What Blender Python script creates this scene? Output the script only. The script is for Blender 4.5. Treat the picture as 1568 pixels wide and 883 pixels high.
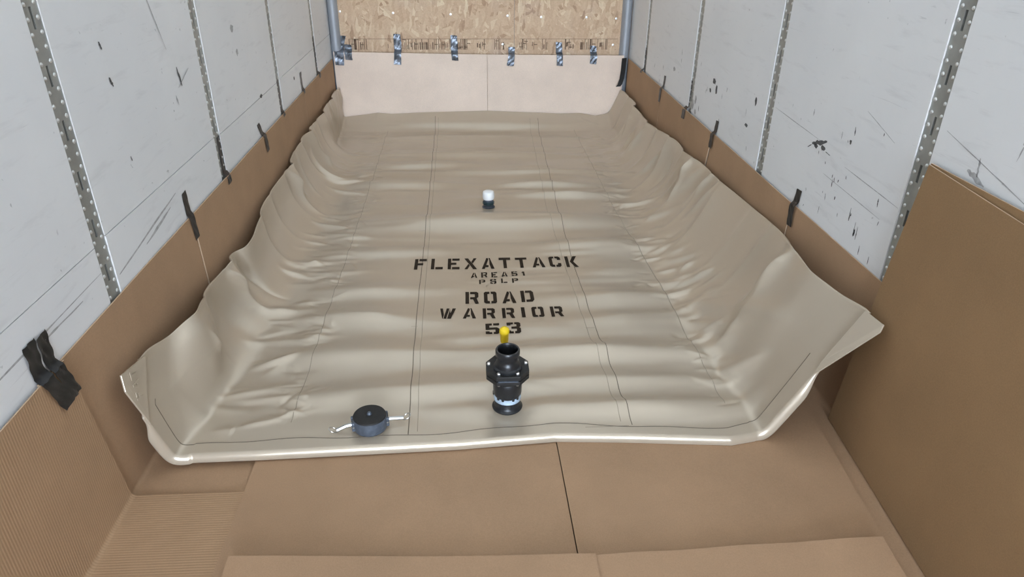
import bpy, bmesh, math, random
import numpy as np
from mathutils import Vector, Matrix

for o in list(bpy.data.objects):
    bpy.data.objects.remove(o, do_unlink=True)
SC = bpy.context.scene
COL = SC.collection

# ------------------------------------------------------------------ camera
XL, XR, YB, CAMZ = -1.122, 1.378, 6.18, 1.696     # inner faces of the trailer, metres
YREAR, HROOF = -7.0, 2.75
RM = ((0.99817244, 0.02007929, -0.05699647),
      (-0.05972285, 0.47164688, -0.8797627),
      (0.0092172, 0.88155887, 0.47198411))
cam = bpy.data.cameras.new('camera')
cam.sensor_width = 36.0
cam.lens = 36.0 * 1075.35 / 1568.0
cam.clip_start = 0.02
camo = bpy.data.objects.new('camera', cam)
COL.objects.link(camo)
camo.matrix_world = Matrix.Translation((0, 0, CAMZ)) @ Matrix(RM).to_4x4()
SC.camera = camo

# ------------------------------------------------------------------ light
W = bpy.data.worlds.new('overcast_sky'); SC.world = W
W.use_nodes = True
wn = W.node_tree.nodes; wl = W.node_tree.links
bg = wn['Background']
tc = wn.new('ShaderNodeTexCoord'); sx = wn.new('ShaderNodeSeparateXYZ')
rp = wn.new('ShaderNodeValToRGB')
rp.color_ramp.elements[0].position = 0.46; rp.color_ramp.elements[0].color = (0.42, 0.41, 0.39, 1)
rp.color_ramp.elements[1].position = 0.54; rp.color_ramp.elements[1].color = (0.76, 0.91, 1.12, 1)
mm = wn.new('ShaderNodeMath'); mm.operation = 'MULTIPLY_ADD'
mm.inputs[1].default_value = 0.5; mm.inputs[2].default_value = 0.5
wl.new(tc.outputs['Generated'], sx.inputs[0]); wl.new(sx.outputs['Z'], mm.inputs[0])
wl.new(mm.outputs[0], rp.inputs[0]); wl.new(rp.outputs[0], bg.inputs['Color'])
bg.inputs['Strength'].default_value = 1.0

# portal at the open rear doors: guides sampling of the daylight, emits nothing itself
pl = bpy.data.lights.new('door_opening_portal', 'AREA')
pl.shape = 'RECTANGLE'; pl.size = XR - XL; pl.size_y = HROOF
pl.cycles.is_portal = True
plo = bpy.data.objects.new('door_opening_portal', pl); COL.objects.link(plo)
plo.location = ((XL + XR) / 2, YREAR, HROOF / 2)
plo.rotation_euler = (math.radians(90), 0, 0)

vs = SC.view_settings
vs.view_transform = 'Standard'; vs.look = 'None'; vs.gamma = 1.0
vs.use_curve_mapping = False
vs.exposure = 5.12

# ------------------------------------------------------------------ helpers
def setp(o, label=None, cat=None, group=None, kind=None):
    if label: o['label'] = label
    if cat: o['category'] = cat
    if group: o['group'] = group
    if kind: o['kind'] = kind
    return o

def link(name, me, mat=None, parent=None, smooth=False):
    o = bpy.data.objects.new(name, me); COL.objects.link(o)
    if mat is not None: me.materials.append(mat)
    if parent is not None: o.parent = parent
    if smooth:
        me.polygons.foreach_set('use_smooth', [True] * len(me.polygons))
    return o

def empty(name, loc=(0, 0, 0), rz=0.0):
    o = bpy.data.objects.new(name, None); COL.objects.link(o)
    o.location = loc; o.rotation_euler = (0, 0, rz); o.empty_display_size = 0.1
    return o

def mesh(name, v, f):
    me = bpy.data.meshes.new(name); me.from_pydata(v, [], f); me.update()
    return me

def fix(me):
    b = bmesh.new(); b.from_mesh(me)
    bmesh.ops.recalc_face_normals(b, faces=b.faces); b.to_mesh(me); b.free(); me.update()
    return me

def box_vf(x0, x1, y0, y1, z0, z1):
    v = [(x, y, z) for x in (x0, x1) for y in (y0, y1) for z in (z0, z1)]
    f = [(0, 1, 3, 2), (4, 6, 7, 5), (0, 4, 5, 1), (2, 3, 7, 6), (0, 2, 6, 4), (1, 5, 7, 3)]
    return v, f

class MB:
    """collects pieces of ONE part"""
    def __init__(s): s.v = []; s.f = []
    def add(s, v, f):
        n = len(s.v); s.v += [tuple(p) for p in v]; s.f += [tuple(i + n for i in q) for q in f]; return s
    def box(s, *a): return s.add(*box_vf(*a))
    def lathe(s, prof, n=32, c=(0, 0, 0), ax='Z'):
        v = []; f = []; m = len(prof)
        for i in range(n):
            a = 2 * math.pi * i / n
            for r, h in prof:
                p = (r * math.cos(a), r * math.sin(a), h)
                if ax == 'X': p = (p[2], p[0], p[1])
                if ax == 'Y': p = (p[0], p[2], p[1])
                v.append((p[0] + c[0], p[1] + c[1], p[2] + c[2]))
        for i in range(n):
            j = (i + 1) % n
            for k in range(m - 1):
                f.append((i * m + k, j * m + k, j * m + k + 1, i * m + k + 1))
        return s.add(v, f)
    def tube(s, pts, r, n=8, closed=False):
        pts = [Vector(p) for p in pts]; N = len(pts); v = []; f = []
        for i, p in enumerate(pts):
            if closed: d = pts[(i + 1) % N] - pts[i - 1]
            else: d = pts[min(i + 1, N - 1)] - pts[max(i - 1, 0)]
            d.normalize()
            a = d.cross(Vector((0, 0, 1)))
            if a.length < 1e-3: a = d.cross(Vector((1, 0, 0)))
            a.normalize(); b = d.cross(a)
            for k in range(n):
                t = 2 * math.pi * k / n
                v.append(p + a * (r * math.cos(t)) + b * (r * math.sin(t)))
        M = N if closed else N - 1
        for i in range(M):
            j = (i + 1) % N
            for k in range(n):
                l = (k + 1) % n
                f.append((i * n + k, i * n + l, j * n + l, j * n + k))
        if not closed:
            f.append(tuple(range(n))); f.append(tuple((N - 1) * n + k for k in range(n)))
        return s.add(v, f)
    def prism(s, poly, z0, z1):
        n = len(poly)
        v = [(x, y, z0) for x, y in poly] + [(x, y, z1) for x, y in poly]
        f = [tuple(range(n))[::-1], tuple(range(n, 2 * n))]
        f += [(i, (i + 1) % n, n + (i + 1) % n, n + i) for i in range(n)]
        return s.add(v, f)
    def build(s, name, mat, parent=None, smooth=False, bevel=0.0, angle=35):
        me = fix(mesh(name, s.v, s.f))
        o = link(name, me, mat, parent)
        if smooth:
            me.polygons.foreach_set('use_smooth', [True] * len(me.polygons))
            b = bmesh.new(); b.from_mesh(me)
            for e in b.edges:
                if len(e.link_faces) == 2 and e.calc_face_angle(0) > math.radians(angle): e.smooth = False
            b.to_mesh(me); b.free()
        if bevel:
            m = o.modifiers.new('bevel', 'BEVEL'); m.width = bevel; m.segments = 2; m.limit_method = 'ANGLE'
        return o

# ------------------------------------------------------------------ materials
def newmat(name):
    m = bpy.data.materials.new(name); m.use_nodes = True
    nt = m.node_tree; p = nt.nodes['Principled BSDF']
    return m, nt, p

def nd(nt, typ, **kw):
    n = nt.nodes.new(typ)
    for k, v in kw.items():
        if k in n.inputs.keys() if hasattr(n.inputs, 'keys') else False: n.inputs[k].default_value = v
        else: setattr(n, k, v)
    return n

def ramp(nt, fac, stops):
    r = nt.nodes.new('ShaderNodeValToRGB'); e = r.color_ramp.elements
    while len(e) < len(stops): e.new(0.5)
    for i, (p, c) in enumerate(stops):
        e[i].position = p; e[i].color = (c[0], c[1], c[2], 1) if len(c) == 3 else c
    nt.links.new(fac, r.inputs[0]); return r.outputs[0]

def mixc(nt, fac, a, b, mode='MIX'):
    m = nt.nodes.new('ShaderNodeMix'); m.data_type = 'RGBA'; m.blend_type = mode
    for s, x in ((0, fac), (6, a), (7, b)):
        if hasattr(x, 'is_linked'): nt.links.new(x, m.inputs[s])
        else: m.inputs[s].default_value = x if s == 0 else (x[0], x[1], x[2], 1)
    return m.outputs[2]

def coords(nt, scale=(1, 1, 1), rot=(0, 0, 0), world=True):
    if world:
        t = nt.nodes.new('ShaderNodeNewGeometry'); out = t.outputs['Position']
    else:
        t = nt.nodes.new('ShaderNodeTexCoord'); out = t.outputs['Object']
    m = nt.nodes.new('ShaderNodeMapping'); m.inputs['Scale'].default_value = scale
    m.inputs['Rotation'].default_value = rot
    nt.links.new(out, m.inputs[0]); return m.outputs[0]

def noise(nt, vec, scale, detail=4, rough=0.55, dist=0.0):
    n = nt.nodes.new('ShaderNodeTexNoise'); n.inputs['Scale'].default_value = scale
    n.inputs['Detail'].default_value = detail; n.inputs['Roughness'].default_value = rough
    n.inputs['Distortion'].default_value = dist
    nt.links.new(vec, n.inputs['Vector']); return n.outputs['Fac']

def bump(nt, p, h, strength, dist=0.002):
    b = nt.nodes.new('ShaderNodeBump'); b.inputs['Strength'].default_value = strength
    b.inputs['Distance'].default_value = dist
    nt.links.new(h, b.inputs['Height']); nt.links.new(b.outputs[0], p.inputs['Normal'])

def plain(name, c, rough=0.5, metal=0.0, spec=0.5, var=0.12, scale=30, bmp=0.0):
    m, nt, p = newmat(name)
    v = coords(nt); n = noise(nt, v, scale)
    p.inputs['Roughness'].default_value = rough; p.inputs['Metallic'].default_value = metal
    p.inputs['Specular IOR Level'].default_value = spec
    d = tuple(x * (1 - var) for x in c); l = tuple(min(1, x * (1 + var)) for x in c)
    nt.links.new(ramp(nt, n, [(0.3, d), (0.7, l)]), p.inputs['Base Color'])
    if bmp: bump(nt, p, n, bmp)
    return m

def kraft(name, c, flute=0.0, flute_scale=110.0, spec=0.25, rough=0.72):
    m, nt, p = newmat(name)
    v = coords(nt)
    big = noise(nt, v, 3.2, 5, 0.6); fine = noise(nt, v, 260, 3, 0.6); mid = noise(nt, v, 28, 4, 0.6)
    d = tuple(x * 0.86 for x in c); l = tuple(x * 1.10 for x in c)
    col = ramp(nt, big, [(0.3, d), (0.7, l)])
    col = mixc(nt, 0.35, col, ramp(nt, fine, [(0.3, tuple(x * 0.78 for x in c)), (0.7, tuple(x * 1.2 for x in c))]))
    fl = ramp(nt, mid, [(0.70, (0, 0, 0)), (0.78, (1, 1, 1))])
    col = mixc(nt, 0.10, col, mixc(nt, fl, col, (c[0] * 0.6, c[1] * 0.6, c[2] * 0.55)))
    if flute:
        vy = coords(nt, (0.02, 1, 0.02))
        w = nt.nodes.new('ShaderNodeTexWave'); w.wave_type = 'BANDS'; w.bands_direction = 'Y'
        w.inputs['Scale'].default_value = flute_scale / 6.2832 * 1.0
        w.inputs['Distortion'].default_value = 1.2; w.inputs['Detail'].default_value = 2
        w.inputs['Detail Scale'].default_value = 0.6
        nt.links.new(vy, w.inputs['Vector'])
        col = mixc(nt, flute, col, ramp(nt, w.outputs['Fac'], [(0.15, tuple(x * 0.72 for x in c)), (0.6, tuple(x * 1.14 for x in c))]))
        bump(nt, p, w.outputs['Fac'], 0.25, 0.0012)
    else:
        bump(nt, p, mid, 0.06, 0.003)
    nt.links.new(col, p.inputs['Base Color'])
    p.inputs['Roughness'].default_value = rough; p.inputs['Specular IOR Level'].default_value = spec
    return m

M = {}
KR = (0.41, 0.258, 0.152)
M['kraft'] = kraft('kraft_cardboard', KR)
M['kraft_ribbed'] = kraft('ribbed_kraft_cardboard', (0.415, 0.262, 0.150), flute=0.28, flute_scale=210)
M['kraft_dark'] = kraft('tan_kraft_cardboard', (0.305, 0.186, 0.094))
M['kraft_edge'] = kraft('cut_cardboard_edge', (0.56, 0.40, 0.27))
M['kraft_pale'] = kraft('pale_kraft_cardboard', (0.82, 0.67, 0.555), flute=0.06, flute_scale=60)

def wall_paint(name, right):
    m, nt, p = newmat(name)
    v = coords(nt)
    base = ramp(nt, noise(nt, v, 1.3, 5, 0.6), [(0.3, (0.73, 0.735, 0.74)), (0.7, (0.80, 0.80, 0.795))])
    # long dull rub marks running along the trailer
    s1 = noise(nt, coords(nt, (1, 0.8, 5), (0.10, 0, 0)), 5, 6, 0.62, 0.4)
    base = mixc(nt, ramp(nt, s1, [(0.56, (0, 0, 0)), (0.76, (0.27, 0.27, 0.27))]), base, (0.43, 0.42, 0.42))
    # fine scratches
    s2 = noise(nt, coords(nt, (1, 1.1, 26), (0.28, 0, 0)), 6, 3, 0.5, 0.6)
    base = mixc(nt, ramp(nt, s2, [(0.70, (0, 0, 0)), (0.76, (0.30, 0.30, 0.30))]), base, (0.38, 0.38, 0.39))
    # small upright nicks
    s3 = noise(nt, coords(nt, (1, 5.5, 1.6), (0.12, 0, 0)), 7.5, 3, 0.55, 0.2)
    base = mixc(nt, ramp(nt, s3, [(0.775 if right else 0.80, (0, 0, 0)), (0.83 if right else 0.86, (0.6, 0.6, 0.6))]), base, (0.16, 0.16, 0.16))
    # specks
    s4 = noise(nt, v, 34, 2, 0.5, 0.3)
    base = mixc(nt, ramp(nt, s4, [(0.735, (0, 0, 0)), (0.78, (0.5, 0.5, 0.5))]), base, (0.2, 0.2, 0.2))
    nt.links.new(base, p.inputs['Base Color'])
    p.inputs['Roughness'].default_value = 0.42; p.inputs['Specular IOR Level'].default_value = 0.35
    bump(nt, p, s1, 0.05, 0.004)
    return m
M['wall_l'] = wall_paint('scuffed_white_lining_a', False)
M['wall_r'] = wall_paint('scuffed_white_lining_b', True)
M['skin'] = plain('trailer_skin', (0.62, 0.62, 0.62), 0.5)
M['galv'] = plain('galvanised_steel', (0.36, 0.37, 0.35), 0.42, 0.55, 0.5, 0.16, 14)
M['rivet'] = plain('rivet_aluminium', (0.62, 0.62, 0.60), 0.35, 0.6, 0.5, 0.05)
M['slot'] = plain('dark_slot', (0.012, 0.012, 0.012), 0.9)
M['alu'] = plain('aluminium_post', (0.36, 0.38, 0.41), 0.5, 0.35, 0.5, 0.06, 6)
M['scuff'] = plain('black_rubber_scuff', (0.10, 0.10, 0.10), 0.7, 0, 0.3, 0.3, 60)
M['scratch'] = plain('grey_scratch', (0.42, 0.415, 0.41), 0.7, 0, 0.3, 0.25, 50)
M['ink'] = plain('faded_board_print', (0.17, 0.11, 0.075), 0.8, 0, 0.2, 0.35, 40)
M['screw'] = plain('zinc_screw', (0.75, 0.75, 0.74), 0.35, 0.5)

def osb():
    m, nt, p = newmat('oriented_strand_board')
    cols = [(0.0, (0.42, 0.26, 0.165)), (0.07, (0.60, 0.41, 0.27)), (0.45, (0.67, 0.48, 0.33)), (0.82, (0.72, 0.54, 0.37)), (1.0, (0.86, 0.71, 0.51))]
    col = None; h = None
    for i, (ang, sc) in enumerate(((0.35, (11, 0.1, 40)), (-0.75, (12, 0.1, 44)), (1.45, (13, 0.1, 46)))):
        v = coords(nt, (1, 1, 1), (0, ang, 0))
        wob = nt.nodes.new('ShaderNodeTexNoise'); wob.inputs['Scale'].default_value = 14; nt.links.new(v, wob.inputs['Vector'])
        wa = nt.nodes.new('ShaderNodeVectorMath'); wa.operation = 'MULTIPLY_ADD'; wa.inputs[1].default_value = (0.03, 0.0, 0.03)
        nt.links.new(wob.outputs['Color'], wa.inputs[0]); nt.links.new(v, wa.inputs[2])
        m2 = nt.nodes.new('ShaderNodeMapping'); m2.inputs['Scale'].default_value = sc
        nt.links.new(wa.outputs[0], m2.inputs[0]); v = m2.outputs[0]
        # mapping scales before rotating: wobble keeps the flakes ragged
        vo = nt.nodes.new('ShaderNodeTexVoronoi'); vo.feature = 'F1'; vo.inputs['Scale'].default_value = 1.0
        vo.inputs['Randomness'].default_value = 1.0
        nt.links.new(v, vo.inputs['Vector'])
        bw = nt.nodes.new('ShaderNodeSeparateColor'); nt.links.new(vo.outputs['Color'], bw.inputs[0])
        c = ramp(nt, bw.outputs[0], cols)
        if col is None: col = c; h = bw.outputs[1]
        else:
            msk = ramp(nt, bw.outputs[2], [(0.50, (0, 0, 0)), (0.52, (1, 1, 1))])
            col = mixc(nt, msk, col, c)
    g = noise(nt, coords(nt, (90, 1, 90)), 1.2, 4)
    col = mixc(nt, 0.25, col, ramp(nt, g, [(0.3, (0.34, 0.20, 0.11)), (0.7, (0.68, 0.49, 0.31))]))
    stain = noise(nt, coords(nt), 3.0, 4)
    col = mixc(nt, ramp(nt, stain, [(0.52, (0, 0, 0)), (0.72, (0.35, 0.35, 0.35))]), col, (0.62, 0.50, 0.43))
    nt.links.new(col, p.inputs['Base Color'])
    p.inputs['Roughness'].default_value = 0.6; p.inputs['Specular IOR Level'].default_value = 0.3
    bump(nt, p, g, 0.15, 0.002)
    return m
M['osb'] = osb()

def roofmat():
    m, nt, p = newmat('translucent_roof_sheet')
    out = nt.nodes['Material Output']
    d = nt.nodes.new('ShaderNodeBsdfDiffuse'); t = nt.nodes.new('ShaderNodeBsdfTranslucent')
    n = noise(nt, coords(nt), 2.0, 3)
    c = ramp(nt, n, [(0.3, (0.80, 0.78, 0.72)), (0.7, (0.86, 0.84, 0.78))])
    nt.links.new(c, d.inputs[0]); nt.links.new(c, t.inputs[0])
    mx = nt.nodes.new('ShaderNodeMixShader'); mx.inputs[0].default_value = 0.03
    nt.links.new(d.outputs[0], mx.inputs[1]); nt.links.new(t.outputs[0], mx.inputs[2])
    nt.links.new(mx.outputs[0], out.inputs[0]); nt.nodes.remove(p)
    return m
M['roof'] = roofmat()

def vinyl():
    m, nt, p = newmat('tan_vinyl')
    v = coords(nt)
    a = noise(nt, v, 2.2, 4, 0.55)
    col = ramp(nt, a, [(0.25, (0.50, 0.418, 0.318)), (0.75, (0.53, 0.446, 0.342))])
    nt.links.new(col, p.inputs['Base Color'])
    p.inputs['Specular IOR Level'].default_value = 0.6
    p.inputs['Metallic'].default_value = 0.28
    p.inputs['Roughness'].default_value = 0.28
    bump(nt, p, noise(nt, v, 400, 2), 0.03, 0.0005)
    return m
M['vinyl'] = vinyl()
M['seam'] = plain('seam_shadow_line', (0.15, 0.118, 0.085), 0.6)  # dark brown paints the weld-edge shadow together with grime in the seam
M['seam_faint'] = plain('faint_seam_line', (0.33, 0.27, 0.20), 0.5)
M['stencil'] = plain('stencil_paint', (0.026, 0.017, 0.010), 0.7, 0, 0.15, 0.35, 18)
M['tape'] = plain('black_tape', (0.010, 0.010, 0.011), 0.36, 0, 0.45, 0.2, 40)
M['glare_tape'] = plain('black_tape_with_glare', (0.17, 0.19, 0.22), 0.36, 0.6, 0.6, 0.7, 22)  # same black tape; door glare painted in as a lighter silver-grey
M['blackp'] = plain('black_plastic', (0.014, 0.015, 0.017), 0.33, 0, 0.5, 0.25, 30)
M['blackm'] = plain('matt_black_plastic', (0.016, 0.015, 0.014), 0.6, 0, 0.4, 0.25, 60, 0.1)
M['greyp'] = plain('slate_plastic', (0.075, 0.09, 0.115), 0.42, 0, 0.5, 0.25, 60, 0.15)
M['steel'] = plain('stainless_steel', (0.50, 0.49, 0.47), 0.3, 0.95)
M['yellow'] = plain('yellow_plastic', (0.85, 0.60, 0.015), 0.45, 0, 0.5, 0.06)
M['white'] = plain('white_plastic', (0.88, 0.88, 0.86), 0.4, 0, 0.5, 0.02)
M['teal'] = plain('dark_teal_plastic', (0.020, 0.050, 0.062), 0.3, 0, 0.5, 0.2)
M['wrap'] = plain('clear_tape_wrap', (0.42, 0.52, 0.62), 0.18, 0, 0.8, 0.25, 40)
M['planks'] = plain('worn_floor_wood', (0.13, 0.085, 0.055), 0.75, 0, 0.3, 0.35, 8)

# ------------------------------------------------------------------ trailer shell
floor = MB().box(XL - 0.1, XR + 0.1, YREAR, YB + 0.1, -0.06, 0.0).build('floor', M['planks'])
setp(floor, kind='structure')
ceiling = MB().box(XL - 0.1, XR + 0.1, YREAR, YB + 0.1, HROOF, HROOF + 0.002)
v4 = [(XL - 0.1, YREAR, HROOF), (XR + 0.1, YREAR, HROOF), (XR + 0.1, YB + 0.1, HROOF), (XL - 0.1, YB + 0.1, HROOF)]
ceiling = link('ceiling', mesh('ceiling', v4, [(0, 1, 2, 3)]), M['roof']); setp(ceiling, kind='structure')

PW = 0.078
def make_post_mesh(sgn, mat):
    """strip with cut slots; local x = into the trailer, y along, z up; origin on face plane at z=0"""
    mb = MB(); d = 0.018; hw = PW / 2; sw = 0.0058
    z0, z1 = 0.0, HROOF
    slots = [(zc - 0.028, zc + 0.028) for zc in np.arange(0.10, z1 - 0.05, 0.149)]
    zs = [z0]
    for a, b in slots: zs += [a, b]
    zs.append(z1)
    def quad(p): mb.add(p, [(0, 1, 2, 3)])
    for i in range(len(zs) - 1):
        a, b = zs[i], zs[i + 1]
        if i % 2 == 0:
            quad([(0, -hw, a), (0, hw, a), (0, hw, b), (0, -hw, b)])
        else:
            quad([(0, -hw, a), (0, -sw, a), (0, -sw, b), (0, -hw, b)])
            quad([(0, sw, a), (0, hw, a), (0, hw, b), (0, sw, b)])
            # slot walls
            quad([(0, -sw, a), (-d * sgn, -sw, a), (-d * sgn, -sw, b), (0, -sw, b)])
            quad([(0, sw, a), (-d * sgn, sw, a), (-d * sgn, sw, b), (0, sw, b)])
            quad([(0, -sw, a), (-d * sgn, -sw, a), (-d * sgn, sw, a), (0, sw, a)])
            quad([(0, -sw, b), (-d * sgn, -sw, b), (-d * sgn, sw, b), (0, sw, b)])
    for y in (-hw, hw):
        quad([(0, y, z0), (-d * sgn, y, z0), (-d * sgn, y, z1), (0, y, z1)])
    b = bmesh.new(); me = mesh('logistics_post', mb.v, mb.f); b.from_mesh(me)
    bmesh.ops.remove_doubles(b, verts=b.verts, dist=1e-5); bmesh.ops.recalc_face_normals(b, faces=b.faces)
    b.to_mesh(me); b.free()
    me.materials.append(mat)
    return me

def make_rivet_mesh(sgn):
    mb = MB()
    prof = [(0.0001, 0.0042), (0.0035, 0.0036), (0.006, 0.0018), (0.0068, 0.0)]
    z = 0.06; k = 0
    while z < HROOF - 0.03:
        for y, off in ((-0.0245, 0.0), (0.0245, 0.002)):
            v = []; f = []; n = 8
            for i in range(n):
                a = 2 * math.pi * i / n
                for r, h in prof: v.append((h * sgn, y + r * math.cos(a), z + off + r * math.sin(a)))
            for i in range(n):
                j = (i + 1) % n
                for q in range(3): f.append((i * 4 + q, j * 4 + q, j * 4 + q + 1, i * 4 + q + 1))
            mb.add(v, f)
        z += 0.03725
    me = fix(mesh('rivets', mb.v, mb.f)); me.materials.append(M['rivet'])
    me.polygons.foreach_set('use_smooth', [True] * len(me.polygons))
    return me

rnd = random.Random(7)
def side_wall(side):
    sgn = 1 if side == 'left' else -1          # direction into the trailer
    xw = (XL - 0.006) if side == 'left' else (XR + 0.006)
    xo = xw - sgn * 0.05
    wall = MB().box(min(xo, xw - sgn * 0.028), max(xo, xw - sgn * 0.028), YREAR, YB + 0.1, -0.02, HROOF).build('wall_' + side, M['skin'])
    setp(wall, kind='structure')
    pm = make_post_mesh(sgn, M['galv']); rm = make_rivet_mesh(sgn)
    posts = (-0.31, 0.86, 2.024, 3.172, 4.345, 5.50) if side == 'left' else (-0.31, 0.84, 2.004, 3.160, 4.335, 5.583)
    mat = M['wall_l'] if side == 'left' else M['wall_r']
    for y in posts:
        o = bpy.data.objects.new('logistics_post', pm); COL.objects.link(o); o.parent = wall
        o.location = (xw - sgn * 0.0045, y, 0)
        r = bpy.data.objects.new('rivets', rm); COL.objects.link(r); r.parent = o; setp(r, kind='stuff')
        b = MB().box(xw - sgn * 0.0275, xw - sgn * 0.0265, y - 0.035, y + 0.035, 0.0, HROOF)
        bo = b.build('slot_backing', M['slot'], wall)
    ys = [YREAR] + list(posts) + [YB]
    split = 0.80
    for i in range(len(ys) - 1):
        a = ys[i] + (PW / 2 if i else 0); b = ys[i + 1] - (PW / 2 if i < len(ys) - 2 else 0.0)
        if side == 'left' and i >= 1:
            zz = split + rnd.uniform(-0.006, 0.008)
            rows = ((0.0, zz - 0.0015, 0.0), (zz + 0.0015, HROOF, 0.0012 if i % 2 else 0.0))
        else: rows = ((0.0, HROOF, 0.0),)
        for z0, z1, dx in rows:
            x0, x1 = sorted((xw - sgn * dx, xw - sgn * 0.028))
            MB().box(x0, x1, a, b, z0, z1).build('wall_panel', mat, wall)
    return wall
WL = side_wall('left'); WR = side_wall('right')

def scuff(wall, name, pts2, mat, side, lift=0.0006):
    """flat stain polygons in (y, z) on a side wall panel face"""
    x = (XL - 0.006 + lift) if side == 'left' else (XR + 0.006 - lift)
    mb = MB()
    for poly in pts2: mb.add([(x, y, z) for y, z in poly], [tuple(range(len(poly)))])
    me = mesh(name, mb.v, mb.f)
    return link(name, me, mat, wall)

def streak(y0, z0, y1, z1, w0, w1=None, n=7, seed=0, jag=0.25):
    """ragged tapering streak"""
    r = random.Random(seed); w1 = w0 if w1 is None else w1
    d = Vector((y1 - y0, z1 - z0)); L = d.length; d /= L; nrm = Vector((-d.y, d.x))
    a = []; b = []
    for i in range(n + 1):
        t = i / n; w = (w0 + (w1 - w0) * t) * math.sin(math.pi * min(max(t, 0.04), 0.96)) ** 0.5
        c = Vector((y0, z0)) + d * (L * t)
        a.append(c + nrm * w * (0.5 + r.uniform(-jag, jag))); b.append(c - nrm * w * (0.5 + r.uniform(-jag, jag)))
    return [tuple(p) for p in a] + [tuple(p) for p in reversed(b)]

def blob(y, z, ry, rz, seed, n=11):
    r = random.Random(seed)
    return [(y + ry * math.cos(2 * math.pi * i / n) * r.uniform(0.55, 1.1), z + rz * math.sin(2 * math.pi * i / n) * r.uniform(0.55, 1.1)) for i in range(n)]

# big black rub mark and the other clear marks of the right wall
scuff(WR, 'scuff_mark', [streak(2.70, 0.885, 2.585, 0.925, 0.022, 0.014, 9, 3), blob(2.665, 0.885, 0.022, 0.010, 4), blob(2.605, 0.893, 0.020, 0.011, 5), streak(2.73, 0.862, 2.70, 0.880, 0.006, 0.004, 4, 6), streak(2.58, 0.886, 2.54, 0.884, 0.005, 0.003, 4, 8)], M['scuff'], 'right')
scuff(WR, 'scuff_mark', [blob(2.42, 0.972, 0.010, 0.009, 11), streak(2.41, 1.03, 2.405, 1.0, 0.006, seed=12)], M['scuff'], 'right')
ticks = []
for i in range(46):
    r = random.Random(100 + i)
    y = r.choice([r.uniform(2.10, 2.75), r.uniform(2.10, 2.75), r.uniform(3.25, 4.25), r.uniform(4.4, 5.4), r.uniform(1.4, 1.9)])
    z = 0.62 + abs(r.gauss(0.06, 0.22)); L = r.uniform(0.008, 0.036)
    ticks.append(streak(y, z, y + r.uniform(-0.004, 0.006), z + L, r.uniform(0.0025, 0.006), seed=200 + i))
for y, z, L in ((2.31, 0.71, 0.05), (2.26, 0.67, 0.055), (2.24, 0.665, 0.05), (2.20, 0.625, 0.035), (2.13, 0.62, 0.03), (2.48, 0.78, 0.03), (2.47, 0.80, 0.02)):
    ticks.append(streak(y, z, y + 0.002, z + L, 0.006, 0.003, seed=int(y * 100)))
setp(scuff(WR, 'tick_marks', ticks, M['scuff'], 'right'), kind='stuff')
scuff(WR, 'scuff_mark', [blob(4.29, 0.66, 0.03, 0.035, 31), blob(4.24, 0.70, 0.02, 0.03, 32), blob(4.22, 0.63, 0.02, 0.02, 33)], M['scratch'], 'right')
scuff(WR, 'scuff_mark', [blob(3.95, 0.87, 0.03, 0.020, 34), blob(3.90, 0.83, 0.018, 0.03, 35), blob(4.00, 0.81, 0.018, 0.012, 36)], M['scuff'], 'right')
scuff(WR, 'scuff_mark', [blob(3.33, 0.905, 0.016, 0.028, 38), blob(3.40, 0.77, 0.03, 0.010, 39)], M['scuff'], 'right')
scuff(WR, 'scuff_mark', [blob(4.77, 0.78, 0.03, 0.018, 41)], M['scratch'], 'right')
scuff(WR, 'scratch_line', [streak(3.10, 0.932, 2.64, 0.914, 0.0035, seed=42, jag=0.2)], M['scratch'], 'right')
scuff(WR, 'scratch_line', [streak(2.42, 0.878, 2.05, 0.862, 0.0035, seed=43, jag=0.2)], M['scratch'], 'right')
scuff(WR, 'scratch_line', [streak(2.56, 0.806, 2.13, 0.79, 0.003, seed=44, jag=0.2)], M['scratch'], 'right')
scuff(WR, 'scratch_line', [streak(2.36, 1.10, 2.16, 1.045, 0.0025, seed=46)], M['scratch'], 'right')
scuff(WR, 'scratch_line', [streak(1.93, 1.15, 1.55, 1.06, 0.004, seed=47), streak(1.95, 1.04, 1.7, 1.02, 0.004, seed=48)], M['scratch'], 'right')
scuff(WR, 'scuff_mark', [streak(1.80, 1.075, 1.72, 1.055, 0.022, 0.012, 9, 49), streak(1.765, 1.12, 1.757, 1.07, 0.008, seed=50), blob(1.63, 1.20, 0.012, 0.010, 51), streak(1.63, 1.20, 1.64, 1.15, 0.006, 0.002, seed=52)], M['scratch'], 'right')
# left wall
scuff(WL, 'scuff_mark', [streak(2.325, 1.335, 2.335, 1.31, 0.010, seed=61), streak(2.335, 1.225, 2.35, 1.195, 0.011, seed=62), streak(2.345, 0.967, 2.35, 0.95, 0.007, seed=63), streak(2.88, 1.155, 2.90, 1.08, 0.012, seed=64)], M['scuff'], 'left')
scuff(WL, 'scratch_line', [streak(2.86, 1.08, 3.00, 1.13, 0.005, seed=65), streak(2.82, 1.06, 2.83, 1.02, 0.009, seed=66)], M['scratch'], 'left')
scuff(WL, 'scratch_line', [streak(1.35, 0.70, 1.98, 0.715, 0.006, seed=67), streak(1.62, 0.69, 1.85, 0.69, 0.006, seed=71)], M['scratch'], 'left')
scuff(WL, 'scratch_line', [streak(2.08, 0.66, 2.62, 0.735, 0.008, seed=68), streak(2.3, 0.665, 2.55, 0.705, 0.010, seed=69)], M['scratch'], 'left')
scuff(WL, 'scratch_line', [streak(2.72, 1.46, 2.82, 1.23, 0.005, seed=70)], M['scratch'], 'left')
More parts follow.
